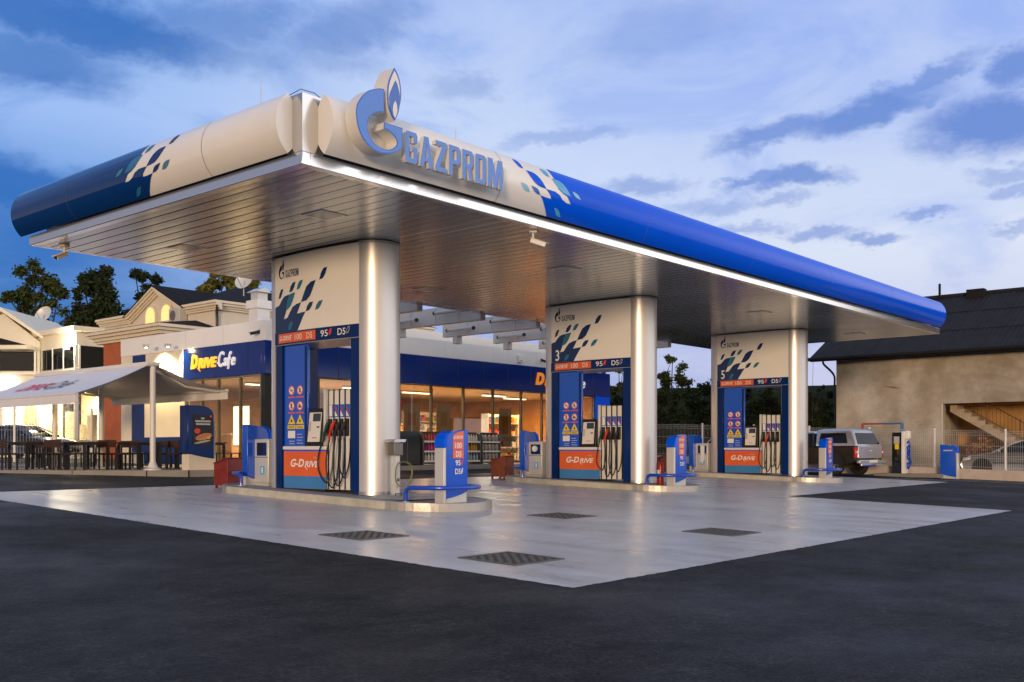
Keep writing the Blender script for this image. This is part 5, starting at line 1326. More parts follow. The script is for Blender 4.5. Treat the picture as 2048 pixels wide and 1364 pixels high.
def pickup(label, loc_, rz):
    """faces +x; tail at x=-2.5"""
    t = thing('pickup_truck', label, 'pickup truck', loc_, rz)
    pd = pm('paint_graphite', (.012, .014, .020), .25, metal=.2, coat=.4, var=.1); ps = pm('paint_pale_silver', (.50, .50, .52), .25, metal=.6, coat=.6); chrome = pm('chrome', (.8, .8, .78), .12, metal=1)
    low = [(-2.48, .52), (-2.48, 1.14), (-.6, 1.12), (1.05, 1.10), (2.0, 1.04), (2.42, .92), (2.5, .6), (2.4, .42), (-2.2, .44)]
    body = MB().loft([[(x*(.985 if abs(y) > .86 else 1), y, z-(.03 if abs(y) > .86 and z > .9 else 0)) for x, z in low] for y in (-.90, -.87, -.80, 0, .80, .87, .90)]).build('body', pd, t, smooth=40)
    tg = MB().box((-2.535, -.77, .66), (-2.485, .77, 1.13)).build('tailgate', ps, t, bevel=.025)
    MB().box((-2.55, -.09, .93), (-2.537, .09, .97)).build('tailgate_handle', lt_grey, tg, bevel=.004)
    MB().tube([(-2.54, -.06+.06*0, .86), (-2.545, .0, .88), (-2.54, .06, .86), (-2.545, 0, .83)], .008, 6, True).build('badge', chrome, tg)
    MB().box((-2.66, -.84, .46), (-2.50, .84, .60)).build('rear_bumper', ps, t, bevel=.03)
    MB().box((-2.70, -.80, .36), (-2.60, .80, .455)).build('step_bar', chrome, t, bevel=.015)
    MB().box((-2.672, -.26, .50), (-2.662, .26, .60)).build('number_plate', plate_m, t)
    for s in (-1, 1):
        MB().box((-2.52, s*.79-.07, .68), (-2.42, s*.79+.12, 1.08)).build('tail_light', lamp_red, t, bevel=.02)
        MB().box((-2.524, s*.80-.05, .86), (-2.521, s*.80+.05, .94)).build('reversing_lamp', lamp_clear, t)
    # hard top over the bed
    def rr(x0, x1, hw, z, c=.1):
        P = []
        for cx, cy, a0 in ((x1-c, hw-c, 0), (x0+c, hw-c, 90), (x0+c, -hw+c, 180), (x1-c, -hw+c, 270)):
            for k in range(4): a = RAD(a0+30*k); P.append((cx+c*cos(a), cy+c*sin(a), z))
        return P
    ht = MB().loft([rr(-2.48, -.62, .86, 1.135), rr(-2.46, -.62, .855, 1.2), rr(-2.24, -.60, .74, 1.68), rr(-2.16, -.62, .69, 1.76), rr(-2.0, -.75, .5, 1.79)]).build('hard_top', ps, t, smooth=50)
    MB().add([(-2.475, -.70, 1.20), (-2.475, .70, 1.20), (-2.275, .60, 1.63), (-2.275, -.60, 1.63), (-2.46, -.70, 1.20), (-2.46, .70, 1.20), (-2.26, .60, 1.63), (-2.26, -.60, 1.63)], [(0, 1, 2, 3), (4, 5, 6, 7), (0, 1, 5, 4), (1, 2, 6, 5), (2, 3, 7, 6), (3, 0, 4, 7)]).build('rear_window', glass_dark, ht)
    for s in (-1, 1):
        MB().add([(x, s*(y+d), z) for d in (0, .012) for x, y, z in ((-2.12, .856, 1.24), (-.82, .858, 1.24), (-.86, .765, 1.63), (-1.98, .765, 1.63))], [(0, 1, 2, 3), (4, 5, 6, 7), (0, 1, 5, 4), (1, 2, 6, 5), (2, 3, 7, 6), (3, 0, 4, 7)]).build('side_window', glass_dark, ht)
    # cab
    MB().loft([rr(-.58, 1.25, .84, 1.09), rr(-.55, 1.15, .83, 1.16), rr(-.46, .62, .74, 1.52), rr(-.42, .42, .68, 1.66)]).build('cab_glass', glass_dark, t, smooth=40)
    MB().loft([rr(-.46, .48, .70, 1.63), rr(-.44, .44, .68, 1.68), rr(-.3, .3, .55, 1.72)]).build('cab_roof', ps, t, smooth=50)
    mb = MB()
    for s in (-1, 1):
        mb.tube([(-.57, s*.845, 1.10), (-.45, s*.72, 1.64)], .05, 6); mb.tube([(.32, s*.85, 1.10), (.22, s*.72, 1.65)], .035, 6); mb.tube([(1.27, s*.84, 1.08), (.5, s*.70, 1.64)], .035, 6)
    mb.build('cab_pillars', pd, t)
    for x in (-1.5, 1.6):
        for y in (-.90, .90):
            wheel(t, x, y, .38, .25)
            MB().loft([[(x+rr_*cos(pi*k/12), y*yy, .40+rr_*sin(pi*k/12)) for k in range(13)] for rr_, yy in ((.47, .96), (.56, .97), (.56, 1.045), (.47, 1.045))], caps=False, closed=True).build('fender_flare', pd, t)
            MB().poly([(x+.47*cos(pi*k/14), y*1.004, .42+.47*sin(pi*k/14)) for k in range(15)]).build('wheel_arch', black, t, smooth=0)
    MB().tube([(-2.3, -.3, .36), (-1.9, -.3, .38)], .04, 8).build('exhaust', rust, t); MB().box((-1.7, -.7, .30), (-1.3, .7, .46)).build('rear_axle', pm('underbody', (.05, .03, .015), .8), t)
    for s in (-1, 1): MB().sphere((.95, s*1.02, 1.17), .13, .5, 1, .8, 6).build('mirror', pd, t)
pickup('dark pickup truck with silver hard top and tailgate parked beyond the number 5 island', (29.82, 5.75, gz(4.5)), RAD(77))

# ------------------------------------------------------------------ fences
wire = pm('fence_wire', (.55, .55, .52), .45, metal=.4)
def mesh_fence(name, label, pts, h, base=None, step=.1, gap=2.5, foot=0.0):
    t = thing(name, label, 'fence', (0, 0, 0))
    mb = MB()
    for (x0, y0), (x1, y1) in zip(pts, pts[1:]):
        L = Vector((x1-x0, y1-y0)).length; n = int(L/step); dx, dy = (x1-x0)/L, (y1-y0)/L; wv = .004
        for k in range(n+1):
            x = x0+dx*k*step; y = y0+dy*k*step; z = gz(y)+foot
            mb.add([(x-dx*wv, y-dy*wv, z), (x+dx*wv, y+dy*wv, z), (x+dx*wv, y+dy*wv, z+h), (x-dx*wv, y-dy*wv, z+h), (x-dy*wv, y+dx*wv, z), (x-dy*wv, y+dx*wv, z+h)], [(0, 1, 2, 3), (0, 4, 5, 3), (4, 1, 2, 5)])
        for j in range(8):
            zz = [0.06, .3, .36, .62, .9, .96, 1.25, 1][j]*(h-.05) if j < 7 else h-.03
            if zz > h: continue
            for k in range(int(L/1.5)+1):
                a = min(L, k*1.5); b = min(L, a+1.5)
                if b-a < .01: continue
                mb.tube([(x0+dx*a, y0+dy*a, gz(y0+dy*a)+foot+zz), (x0+dx*b, y0+dy*b, gz(y0+dy*b)+foot+zz)], .005, 4)
    mb.build('wire_panel', wire, t, smooth=0, recalc=False)
    for (x0, y0), (x1, y1) in zip(pts, pts[1:]):
        L = Vector((x1-x0, y1-y0)).length; n = max(1, round(L/gap))
        for k in range(n+1):
            x = x0+(x1-x0)*k/n; y = y0+(y1-y0)*k/n
            p = MB().cyl((x+.05, y, gz(y)+foot), .045, h+.06, seg=10).build('fence_post', frame_w, t)
            MB().cyl((x+.05, y, gz(y)+foot+h+.062), .05, .02, seg=10).build('post_cap', blackpl, p)
    if base:
        w = MB(); (x0, y0), (x1, y1) = pts[0], pts[-1]; n = 12
        R = []
        for k in range(n+1):
            y = y0+(y1-y0)*k/n; x = x0+(x1-x0)*k/n; z = gz(y)
            R.append([(x-.12, y, z-.1), (x+.14, y, z-.1), (x+.14, y, z+base), (x-.12, y, z+base)])
        w.loft(R); w.build('low_wall', pm('pink_concrete', (.50, .42, .37), .75, var=.1, bump=.2), t)
    return t
mesh_fence('mesh_fence', 'long white welded mesh fence on a low pale wall before the old barn', [(31.6, 14.5), (31.6, -6.0)], 1.48, .38, .075, 2.56, .385)
mesh_fence('mesh_fence', 'white mesh fence along the back of the cafe terrace', [(-3.5, 27.5), (9.3, 24.8)], 1.9, None, .1, 2.55, 0)

# ------------------------------------------------------------------ air and water point, blue box by the fence
t = thing('air_water_post', 'black and white air and water post with blue hose beside the pickup', 'service post', (31.0, 2.72, gz(2.7)))
MB().box((-.55, -1.6, -.02), (.55, .9, .12)).build('service_kerb', kerb_m, t, bevel=.01)
MB().box((-.16, -.05, .12), (.2, .32, 1.72)).build('black_panel', pm('gloss_black', (.015, .017, .02), .12, coat=.5), t, bevel=.01)
MB().box((-.18, -.16, .12), (.22, -.052, 1.76)).build('white_side', white_p, t, bevel=.01)
MB().box((-.175, .03, 1.28), (-.162, .24, 1.56)).build('gauge_screen', grey_pl, t); MB().box((-.178, .05, 1.06), (-.162, .2, 1.27)).build('yellow_notice', yellow, t)
MB().box((-.1, -.32, 1.46), (.14, -.162, 1.78)).build('hose_hook', white_p, t, bevel=.03)
MB().tube([(0, -.27+.13*cos(2*pi*k/16)*.4, 1.28-.011*k+.13*sin(2*pi*k/16)) for k in range(64)], .028, 7).build('blue_hose', rail_m, t)
MB().tube(bez([(0, -.24, 1.0), (.0, -.36, .6), (0, -.25, .3), (0, -.22, .55)], 8), .03, 7).build('hose_loop', rail_m, t)
t = thing('blue_dustbin_totem', 'blue curved box on pale post standing against the fence', 'totem', (31.0, .92, gz(.9)), pi/2)
totem_geo(t, False)
for c in kids(t): c.location.y += 0
MB().poly([(-.14, .095, 1.05), (.2, .095, 1.05), (.2, .095, 1.09), (-.14, .095, 1.09)]).build('board_mark', lt_grey, t, smooth=0)
t = thing('pipe_frame', 'tall pipe frame with red left leg and blue right leg behind the fence', 'frame', (33.0, 5.06, gz(5)))
rd, blp = pm('pipe_red', (.34, .05, .02), .5), pm('pipe_blue', (.03, .16, .34), .5)
mb = MB(); mb.tube([(0, .12, 0), (0, .03, 2.05)], .035, 8); mb.tube([(0, -.12, 0), (0, -.03, 2.05)], .035, 8); mb.build('red_leg', rd, t)
MB().tube([(0, 0, 2.06), (0, -.85, 2.06)], .035, 8).build('red_bar', rd, t); MB().tube([(0, -.852, 2.06), (0, -1.65, 2.06)], .035, 8).build('blue_bar', blp, t)
mb = MB(); mb.tube([(0, -1.53, 0), (0, -1.62, 2.05)], .035, 8); mb.tube([(0, -1.77, 0), (0, -1.68, 2.05)], .035, 8); mb.build('blue_leg', blp, t)

# ------------------------------------------------------------------ old barn on the right
def barn_wall_mat():
    m = pm('barn_render', (.42, .385, .33), .9, var=.2, vscale=.45, bump=.35, bscale=12, col2=(.57, .54, .48))
    N = m.node_tree.nodes; L = m.node_tree.links; b = N['Principled BSDF']
    old = b.inputs['Base Color'].links[0].from_socket
    tc = N.new('ShaderNodeTexCoord'); mp = N.new('ShaderNodeMapping'); mp.inputs['Scale'].default_value = (1, .6, .8); L.new(tc.outputs['Object'], mp.inputs[0])
    n = N.new('ShaderNodeTexNoise'); n.inputs['Scale'].default_value = 1.1; n.inputs['Detail'].default_value = 8; n.inputs['Roughness'].default_value = .7; L.new(mp.outputs[0], n.inputs['Vector'])
    r = N.new('ShaderNodeValToRGB'); L.new(n.outputs[0], r.inputs[0]); r.color_ramp.elements[0].position = .42; r.color_ramp.elements[1].position = .66
    r.color_ramp.elements[0].color = (.55, .46, .34, 1); r.color_ramp.elements[1].color = (1, 1, 1, 1)
    mx = N.new('ShaderNodeMix'); mx.data_type = 'RGBA'; mx.blend_type = 'MULTIPLY'; mx.inputs[0].default_value = .6
    L.new(old, mx.inputs[6]); L.new(r.outputs[0], mx.inputs[7]); L.new(mx.outputs[2], b.inputs['Base Color'])
    return m
barn_m = barn_wall_mat(); lamplit_ochre = pm('passage_lamplit_render', (.42, .24, .09), .9, var=.2, vscale=1, bump=.3)  # orange lamplight of the passage painted into its wall and ceiling colour
barn = thing('old_barn', 'big weathered barn with stained render walls and dark corrugated roof', 'building', (38, 0, 0))
BY0, BY1 = -9.0, 8.3
mb = MB()
mb.box((0, 3.38, -.2), (.35, BY1, 5.6)); mb.box((0, -5.5, 3.16), (.35, 3.378, 5.6)); mb.box((0, BY0, -.2), (.35, -5.502, 5.6))
mb.box((.352, BY1-.35, -.2), (10, BY1, 5.6)); mb.prism([(.0, 5.602), (10, 5.602), (5, 8.5)], 'y', BY1-.35, BY1)
mb.build('rendered_wall', barn_m, barn)
MB().box((3.4, -5.5, -.2), (3.6, 3.9, 3.4)).build('passage_back_wall', lamplit_ochre, barn); MB().box((.36, 3.7, -.2), (3.39, 3.9, 3.4)).build('passage_end_wall', barn_m, barn)
MB().box((.36, -5.5, 3.17), (3.39, 3.69, 3.35)).build('passage_ceiling', lamplit_ochre, barn)
MB().box((-.04, 3.36, 0), (-.002, 3.42, 3.14)).build('opening_edge', pm('pale_edge', (.6, .57, .5), .8), barn)
# corrugated roof
def roof_slope(x0, z0, x1, z1, y0, y1, nm, mat, pitch=.24, amp=.05, rows=3):
    mb = MB(); n = int((y1-y0)/pitch*4); dx, dz = x1-x0, z1-z0; l = sqrt(dx*dx+dz*dz); nx, nz = -dz/l, dx/l
    if nz < 0: nx, nz = -nx, -nz
    for r in range(rows):
        a, b = r/rows, (r+1)/rows+.01
        vs = []
        for k in range(n+1):
            y = y0+(y1-y0)*k/n; h = amp*abs(sin(pi*(y-y0)/pitch))
            for s, e in ((a, .03), (b, .0)): vs.append((x0+dx*s+nx*(h+e), y, z0+dz*s+nz*(h+e)))
        mb.add(vs, [(2*k, 2*k+1, 2*k+3, 2*k+2) for k in range(n)])
        vs2 = []
        for k in range(n+1):
            y = y0+(y1-y0)*k/n; h = amp*abs(sin(pi*(y-y0)/pitch))
            vs2 += [(x0+dx*a+nx*(h+.03), y, z0+dz*a+nz*(h+.03)), (x0+dx*a-nx*.0, y, z0+dz*a-nz*.0)]
        mb.add(vs2, [(2*k, 2*k+1, 2*k+3, 2*k+2) for k in range(n)])
    return mb
roof_cor = pm('roof_sheet', (.016, .0165, .020), .75, var=.25, vscale=2, spec=.2)
roof_slope(-1.0, 5.42, 5, 8.62, BY0-.5, BY1+.9, 'roof', roof_cor).build('roof_front', roof_cor, barn, recalc=False)
roof_slope(11, 5.42, 5, 8.62, BY0-.5, BY1+.9, 'roof', roof_cor).build('roof_back', roof_cor, barn, recalc=False)
MB().tube([(5, BY0-.5, 8.66), (5, BY1+.9, 8.66)], .13, 8).build('roof_ridge', roof_cor, barn)
MB().prism([(-.95, 5.30), (-.95, 5.40), (4.9, 8.5), (4.9, 8.4)], 'y', BY1+.75, BY1+.9).build('barge_board', roof_dark, barn)
MB().prism([(-1.0, 5.28), (-.98, 5.40), (.4, 6.1), (.4, 5.95)], 'y', BY0-.5, BY1+.85).build('eaves_board', roof_dark, barn)
gut = MB(); gut.tube([(-1.08, BY0-.5, 5.40), (-1.08, BY1+.95, 5.40)], .085, 10); gut.tube(bez([(-1.05, BY1+.2, 5.33), (-1.0, BY1+.2, 5.15), (-.4, BY1+.1, 4.85), (-.08, BY1+.06, 4.6), (-.06, BY1+.06, 4.2)], 5)+[Vector((-.06, BY1+.06, .1))], .05, 8); gut.build('gutter', roof_dark, barn)
MB().cyl((4.7, 5.0, 8.55), .06, .75, seg=8).build('vent_pipe', roof_dark, barn); MB().box((4.5, 2.9, 8.4), (5.0, 3.7, 8.85)).build('roof_chimney', roof_dark, barn)
wire_t = thing('overhead_wire', 'thin black cable hanging beside the barn gable', 'cable', (36.95, 9.0, 0)); MB().tube([(0, 0, 5.4), (.02, .05, 3.5), (0, .02, 2.0)], .008, 5).build('cable', blackpl, wire_t)
MB().prism([(6.05, 4.05), (5.6, 4.02), (5.2, 3.92), (5.55, 3.93)], 'x', -.012, -.003).build('render_scar', pm('scar', (.16, .13, .10), .9), barn, smooth=0)
# passage stairs, firewood
st = thing('barn_stairs', 'concrete stair with brown iron railing rising to the left inside barn opening', 'stairs', (39.3, 0, 0))
sp = []
ya, za, yb_, zb_ = -.6, .75, 3.3, 3.12; nst = 13
pr_ = []
for k in range(nst): y = ya+(yb_-ya)*k/nst; z = za+(zb_-za)*(k)/nst; dz = (zb_-za)/nst; pr_ += [(y, z), (y, z+dz)]
pr_.append((yb_, zb_))
pr_ += [(yb_, zb_-.30), (ya+.35, za-.08), (ya, za-.1)]
MB().prism(pr_, 'x', -.5, .5).build('flight', pm('stair_concrete', (.40, .33, .24), .8, var=.15, bump=.2), st)
rl = MB(); dy, dz = yb_-ya, zb_-za
def rp(s, h): return (-.46, ya+dy*s, za+dz*s+.15+h)
rl.tube([rp(-.2, .85), rp(.85, .85)], .022, 6); rl.tube([rp(-.2, .12), rp(.85, .12)], .018, 6)
for k in range(26): s = -.18+k*.04; rl.tube([rp(s, .12), rp(s, .85)], .009, 5)
for s in (-.1, .25, .6): rl.tube([rp(s, -.1), rp(s, .95)], .022, 6)
rl.build('railing', pm('brown_iron', (.10, .045, .025), .5), st)
wp_ = thing('firewood_pile', 'stack of split firewood under the barn stairs', 'firewood', (39.6, 1.9, gz(1)))
lg = [pm('log_end', (.40, .20, .07), .8, var=.3, vscale=9), pm('log_end_dark', (.20, .09, .03), .8, var=.3, vscale=9)]
mb = MB(); rnd = random.Random(3)
for r in range(13):
    for c in range(14):
        if c < 4 and r > 9: continue
        if c > 5+ (13-r)*.9 and r > 6: continue
        mb.mat = rnd.randrange(2); mb.cyl((rnd.uniform(-.06, .02), .85-c*.135+.06*(r % 2), .2+r*.128), .062, .5, 'x', 7)
o = mb.build('split_logs', lg, wp_); o['kind'] = 'stuff'

# ------------------------------------------------------------------ house with a pediment behind the shop
hs = thing('gabled_house', 'cream house with moulded gable, lit arched windows and dark roofs', 'building', (14.5, 24.5, 0))
cor = pm('cornice_plaster', (.70, .64, .52), .7, var=.04)
arch_glow = pm('arch_window_glow', (.9, .6, .3), .5, emit=(1, .5, .15), estr=1.05)
MB().box((0, 0, .2), (12, 9.3, 7.0)).build('house_wall', house_cream, hs)
MB().prism([(2.0, 7.002), (7.0, 7.002), (4.52, 8.1)], 'x', .0, .25).build('gable_wall', house_cream, hs)
def molding(path, nm):
    mb = MB()
    for k, (d, z0, z1) in enumerate(((.10, -.30, -.22), (.16, -.22, -.14), (.26, -.14, -.04), (.34, -.04, .06))):
        for a, b in zip(path, path[1:]):
            mb.add([(a[0]-d, a[1], a[2]+z0), (b[0]-d, b[1], b[2]+z0), (b[0]-d, b[1], b[2]+z1), (a[0]-d, a[1], a[2]+z1), (a[0], a[1], a[2]+z0), (b[0], b[1], b[2]+z0), (b[0], b[1], b[2]+z1), (a[0], a[1], a[2]+z1)],
                   [(0, 1, 2, 3), (0, 1, 5, 4), (3, 2, 6, 7), (0, 3, 7, 4), (1, 2, 6, 5)])
    return mb.build(nm, cor, hs)
molding([(-.002, -.34, 7.1), (-.002, 2.25, 7.1), (-.002, 4.52, 8.15), (-.002, 6.8, 7.1), (-.002, 9.6, 7.1)], 'front_cornice')
mb = MB()
for d, z0, z1 in ((.10, 6.80, 6.88), (.16, 6.88, 6.96), (.26, 6.96, 7.06), (.34, 7.06, 7.16)): mb.box((0, -d, z0), (12.2, -.002, z1))
mb.build('side_cornice', cor, hs)
MB().add([(.26, -.3, 7.17), (12.4, -.3, 7.17), (12.4, 9.6, 7.17), (.26, 9.6, 7.17), (4.2, 4.6, 8.75), (8.2, 4.6, 8.75)], [(0, 1, 5, 4), (1, 2, 5), (2, 3, 4, 5), (3, 0, 4), (3, 2, 1, 0)]).build('hip_roof', roof_dark, hs)
MB().add([(-.36, 2.0, 7.06), (-.36, 4.52, 8.27), (-.36, 7.04, 7.06), (3.0, 4.52, 8.27), (3.0, 2.0, 7.06), (3.0, 7.04, 7.06), (-.36, 2.0, 7.0), (-.36, 4.52, 8.2), (-.36, 7.04, 7.0)], [(0, 1, 3, 4), (1, 2, 5, 3), (0, 1, 7, 6), (1, 2, 8, 7)]).build('gable_roof', roof_dark, hs)
for k, y in enumerate((3.75, 5.05)):
    def arch(hw, z0, zs): return [(y-hw, z0), (y+hw, z0)]+[(y+hw*cos(pi*q/10), zs+hw*sin(pi*q/10)) for q in range(11)]
    w = MB().prism(arch(.48, 5.9, 6.98), 'x', -.12, -.003).build('arched_window', cor, hs)
    MB().prism(arch(.37, 5.95, 6.98), 'x', -.13, -.122).build('window_pane', arch_glow, w)
    MB().box((-.145, y-.37, 6.62), (-.132, y+.37, 6.67)).build('glazing_bar', cor, w); MB().box((-.144, y-.02, 5.95), (-.133, y+.02, 6.618)).build('glazing_bar', cor, w)
MB().tube([(-.15, -.25, 7.0), (-.1, -.1, 6.7), (-.06, -.06, 6.4), (-.06, -.06, .5)], .06, 8).build('downpipe', dark_iron, hs)
ac = thing('air_conditioner', 'pale air conditioner box on the gable wall beside right arched window', 'air conditioner', (14.1, 27.1, 6.45))
MB().box((-.02, -.42, 0), (.36, .42, .62)).build('unit_case', grey_pl, ac, bevel=.02); MB().cyl((-.03, .1, .31), .22, .012, 'x', 18).build('fan_grille', dark_rec, ac)
# lower terracotta annex with its own hip roof
ax = thing('terracotta_annex', 'low terracotta rendered annex with cream cornice and dark hip roof', 'building', (12.2, 24.76, 0))
MB().box((0, 0, .2), (2.28, 4.7, 5.75)).build('annex_wall', terracotta, ax)
mb = MB()
for d, z0, z1 in ((.08, 5.55, 5.65), (.18, 5.65, 5.78), (.30, 5.78, 5.9), (.42, 5.9, 6.02)): mb.box((-d, -d, z0), (2.28, 5.1+d, z1))
mb.build('annex_cornice', cor, ax)
MB().add([(-.44, -.44, 6.03), (2.28, -.44, 6.03), (2.28, 5.55, 6.03), (-.44, 5.55, 6.03), (2.28, 1.3, 6.5), (2.28, 3.6, 6.5)], [(0, 1, 4), (0, 4, 5, 3), (3, 5, 2), (3, 2, 1, 0)]).build('annex_roof', roof_dark, ax)
def dish(loc_, az, label, r=.5):
    t = thing('satellite_dish', label, 'satellite dish', loc_, az)
    mb = MB(); mb.M = Matrix.Rotation(RAD(-65), 4, 'Y')
    prof = [(r*k/8, -.35*r*(1-(k/8)**2)) for k in range(9)]
    mb.loft([[(max(rr, .004)*cos(2*pi*q/20), max(rr, .004)*sin(2*pi*q/20), z) for q in range(20)] for rr, z in prof+[(r*.99, .012)]+[(rr*.98, z+.012) for rr, z in prof[::-1]]], caps=True)
    mb.build('reflector', lt_grey, t)
    MB().tube([(0, 0, -1.4), (0.02, 0, -.2), (.1, 0, 0)], .025, 7).build('mast', grey_pl, t); MB().tube([(-.1, 0, -r*.8), (-.55, 0, .1)], .012, 6).build('feed_arm', blackpl, t)
dish((16.9, 26.2, 8.5), .4, 'white satellite dish on roof of the gabled house', .42)

# ------------------------------------------------------------------ far left building with showroom
lb = thing('showroom_building', 'cream building with brightly lit ground floor showroom and glazed balcony', 'building', (15, 37.7, 0))
win_glow = pm('showroom_glow', (1, 1, .95), .5, emit=(1, .95, .78), estr=12, var=.0)
def showroom_mat():
    m = bpy.data.materials.new('showroom_interior'); m.use_nodes = True
    N = m.node_tree.nodes; L = m.node_tree.links; b = N['Principled BSDF']
    b.inputs['Base Color'].default_value = (.7, .66, .52, 1); b.inputs['Roughness'].default_value = .6
    return m
fr = MB().box((-.0, 0, 4.3), (12, 6, 7.0)).build('upper_wall', house_cream, lb)
MB().box((-.25, -.25, 7.0), (12.2, 6, 7.25)).build('roof_edge', cor, lb)
MB().box((0, 0, .3), (12, 6, 1.6)).build('plinth_wall', cor, lb)
MB().box((2.6, 2.6, 1.61), (12, 2.8, 4.29)).build('showroom_side_wall', house_cream, lb); MB().box((3.2, 2.81, 1.61), (3.4, 6, 4.29)).build('showroom_back_wall', pm('showroom_wall', (.72, .68, .55), .7), lb)
mb = MB()
for y in (0.0, 2.2, 4.4, 5.8): mb.box((-.05, y, 1.602), (.12, y+.14, 4.298))
for x in (3, 6, 9, 11.8): mb.box((x, -.05, 1.602), (x+.14, .12, 4.298))
mb.build('showroom_frames', frame_w, lb)
MB().box((.05, .12, 1.605), (.07, 6, 4.295)).build('showroom_pane', glass_shop, lb); MB().box((.2, .05, 1.605), (12, .07, 4.295)).build('showroom_pane', glass_shop, lb)
MB().box((.4, .4, 4.2), (2.5, 5.8, 4.27)).build('showroom_ceiling_light', win_glow, lb)
MB().box((-.04, .1, 5.2), (-.002, 3.7, 6.25)).build('balcony_window', glass_dark, lb); MB().box((.2, -.04, 5.15), (5.5, -.002, 6.3)).build('balcony_window', glass_dark, lb)
mb = MB()
for y in (0, 1.2, 2.4, 3.6): mb.box((-.07, y, 5.15), (-.042, y+.08, 6.3))
for x in (.1, 5.5): mb.box((x, -.07, 5.1), (x+.1, -.042, 6.35))
mb.box((-.09, -.09, 5.05), (5.7, -.0, 5.14)); mb.box((-.09, .0, 5.05), (-.003, 3.8, 5.14)); mb.build('balcony_frames', frame_w, lb)
# wing that faces the street squarely
wa = atan2(FW.y, FW.x)-pi/2
wg = thing('showroom_wing', 'long cream wing with low gable, dark porch roof and bright shop windows', 'building', (14.86, 41.4, 0), wa)
WL = 14
MB().box((-WL, 0, 4.2), (0, 6, 6.55)).build('wing_wall', house_cream, wg)
MB().prism([(-5.2, 6.552), (.0, 6.552), (.0, 6.7), (-1.9, 8.2), (-5.2, 6.7)], 'y', .0, 6).build('wing_gable', house_cream, wg)
MB().prism([(-5.5, 6.62), (-1.9, 8.28), (.3, 6.82), (.3, 6.98), (-1.9, 8.48), (-5.5, 6.82)], 'y', -.3, 6.2).build('gable_coping', cor, wg)
MB().add([(-WL, -1.0, 6.45), (-.2, -1.0, 6.45), (-2.2, .0, 6.95), (-WL, 0, 6.95)], [(0, 1, 2, 3)]).build('porch_roof', roof_dark, wg)
MB().box((-WL, -1.02, 6.25), (-.15, -.02, 6.44)).build('porch_edge', cor, wg)
MB().box((-WL, -.06, 5.2), (-.15, -.003, 6.2)).build('balcony_window', glass_dark, wg)
mb = MB()
for k in range(8): mb.box((-.25-k*1.9, -.10, 5.1), (-.15-k*1.9, -.062, 6.24))
mb.box((-WL, -.13, 5.0), (-.1, -.062, 5.09)); mb.build('balcony_frames', frame_w, wg)
MB().box((-WL, 0, .3), (0, .3, 1.5)).build('plinth_wall', cor, wg)
MB().box((-WL, 2.5, 1.5), (0, 2.7, 4.19)).build('shop_back_wall', pm('wing_shop_wall', (.72, .70, .60), .7), wg)
for k in range(8): MB().box((-.14-k*1.95, -.04, 1.502), (0-k*1.95, .12, 4.198)).build('shop_frame', frame_w, wg)
MB().box((-WL, .04, 1.505), (-.14, .06, 4.19)).build('shop_pane', glass_shop, wg)
MB().box((-WL, .3, 4.1), (-.1, 2.4, 4.17)).build('shop_ceiling_light', win_glow, wg)
MB().box((-WL, -.35, 4.22), (-1.2, -.05, 4.8)).build('light_box', pm('sign_box_glow', (1, 1, 1), .5, emit=(.92, .96, 1), estr=3.2), wg)
# dark shapes inside the lit windows
mb = MB()
for k, (x, h) in enumerate(((-1.0, 1.0), (-2.4, .6), (-4.6, 1.2), (-6.4, .7), (-8.2, 1.1))): mb.box((x-.3, 1.2, 1.5), (x+.3, 1.6, 1.5+h))
mb.build('shop_shelving', grey_pl, wg)
mb = MB()
for y, h in ((.8, 1.3), (1.6, .8), (3.2, 1.5), (4.9, .9)): mb.box((1.2, y, 1.6), (1.5, y+.5, 1.6+h))
mb.build('showroom_shelving', grey_pl, lb)
for o_, l_ in ((lb, (1.5, 3.6, 4.0)), (lb, (5.5, 1.3, 4.0)), (wg, (-3, 1.2, 4.0)), (wg, (-9, 1.2, 4.0))):
    d = bpy.data.lights.new('showroom_light', 'AREA'); d.shape = 'RECTANGLE'; d.size = 4; d.size_y = 1.5; d.energy = 950; d.color = (1, .94, .76)
    q = bpy.data.objects.new('showroom_light', d); COL.objects.link(q); q.parent = o_; q.location = l_
t = thing('facade_floodlight', 'glaring lit floodlight at corner of the glazed balcony', 'lamp', (14.75, 38.0, 6.25))
MB().box((-.16, -.14, -.02), (.1, .14, .12)).build('lamp_case', grey_pl, t); MB().box((-.17, -.11, -.14), (.0, .11, -.022)).build('lamp_lens', pm('flood_glow', (1, 1, 1), .5, emit=(1, .93, .72), estr=60), t)
d = bpy.data.lights.new('lamp_light', 'POINT'); d.energy = 260; d.color = (1, .9, .62); d.shadow_soft_size = .12
q = bpy.data.objects.new('lamp_light', d); COL.objects.link(q); q.parent = t; q.location = (-.35, -.2, .1)
dish((17.5, 46.9, 8.9), .4, 'satellite dish on roof of the far showroom wing', .55)

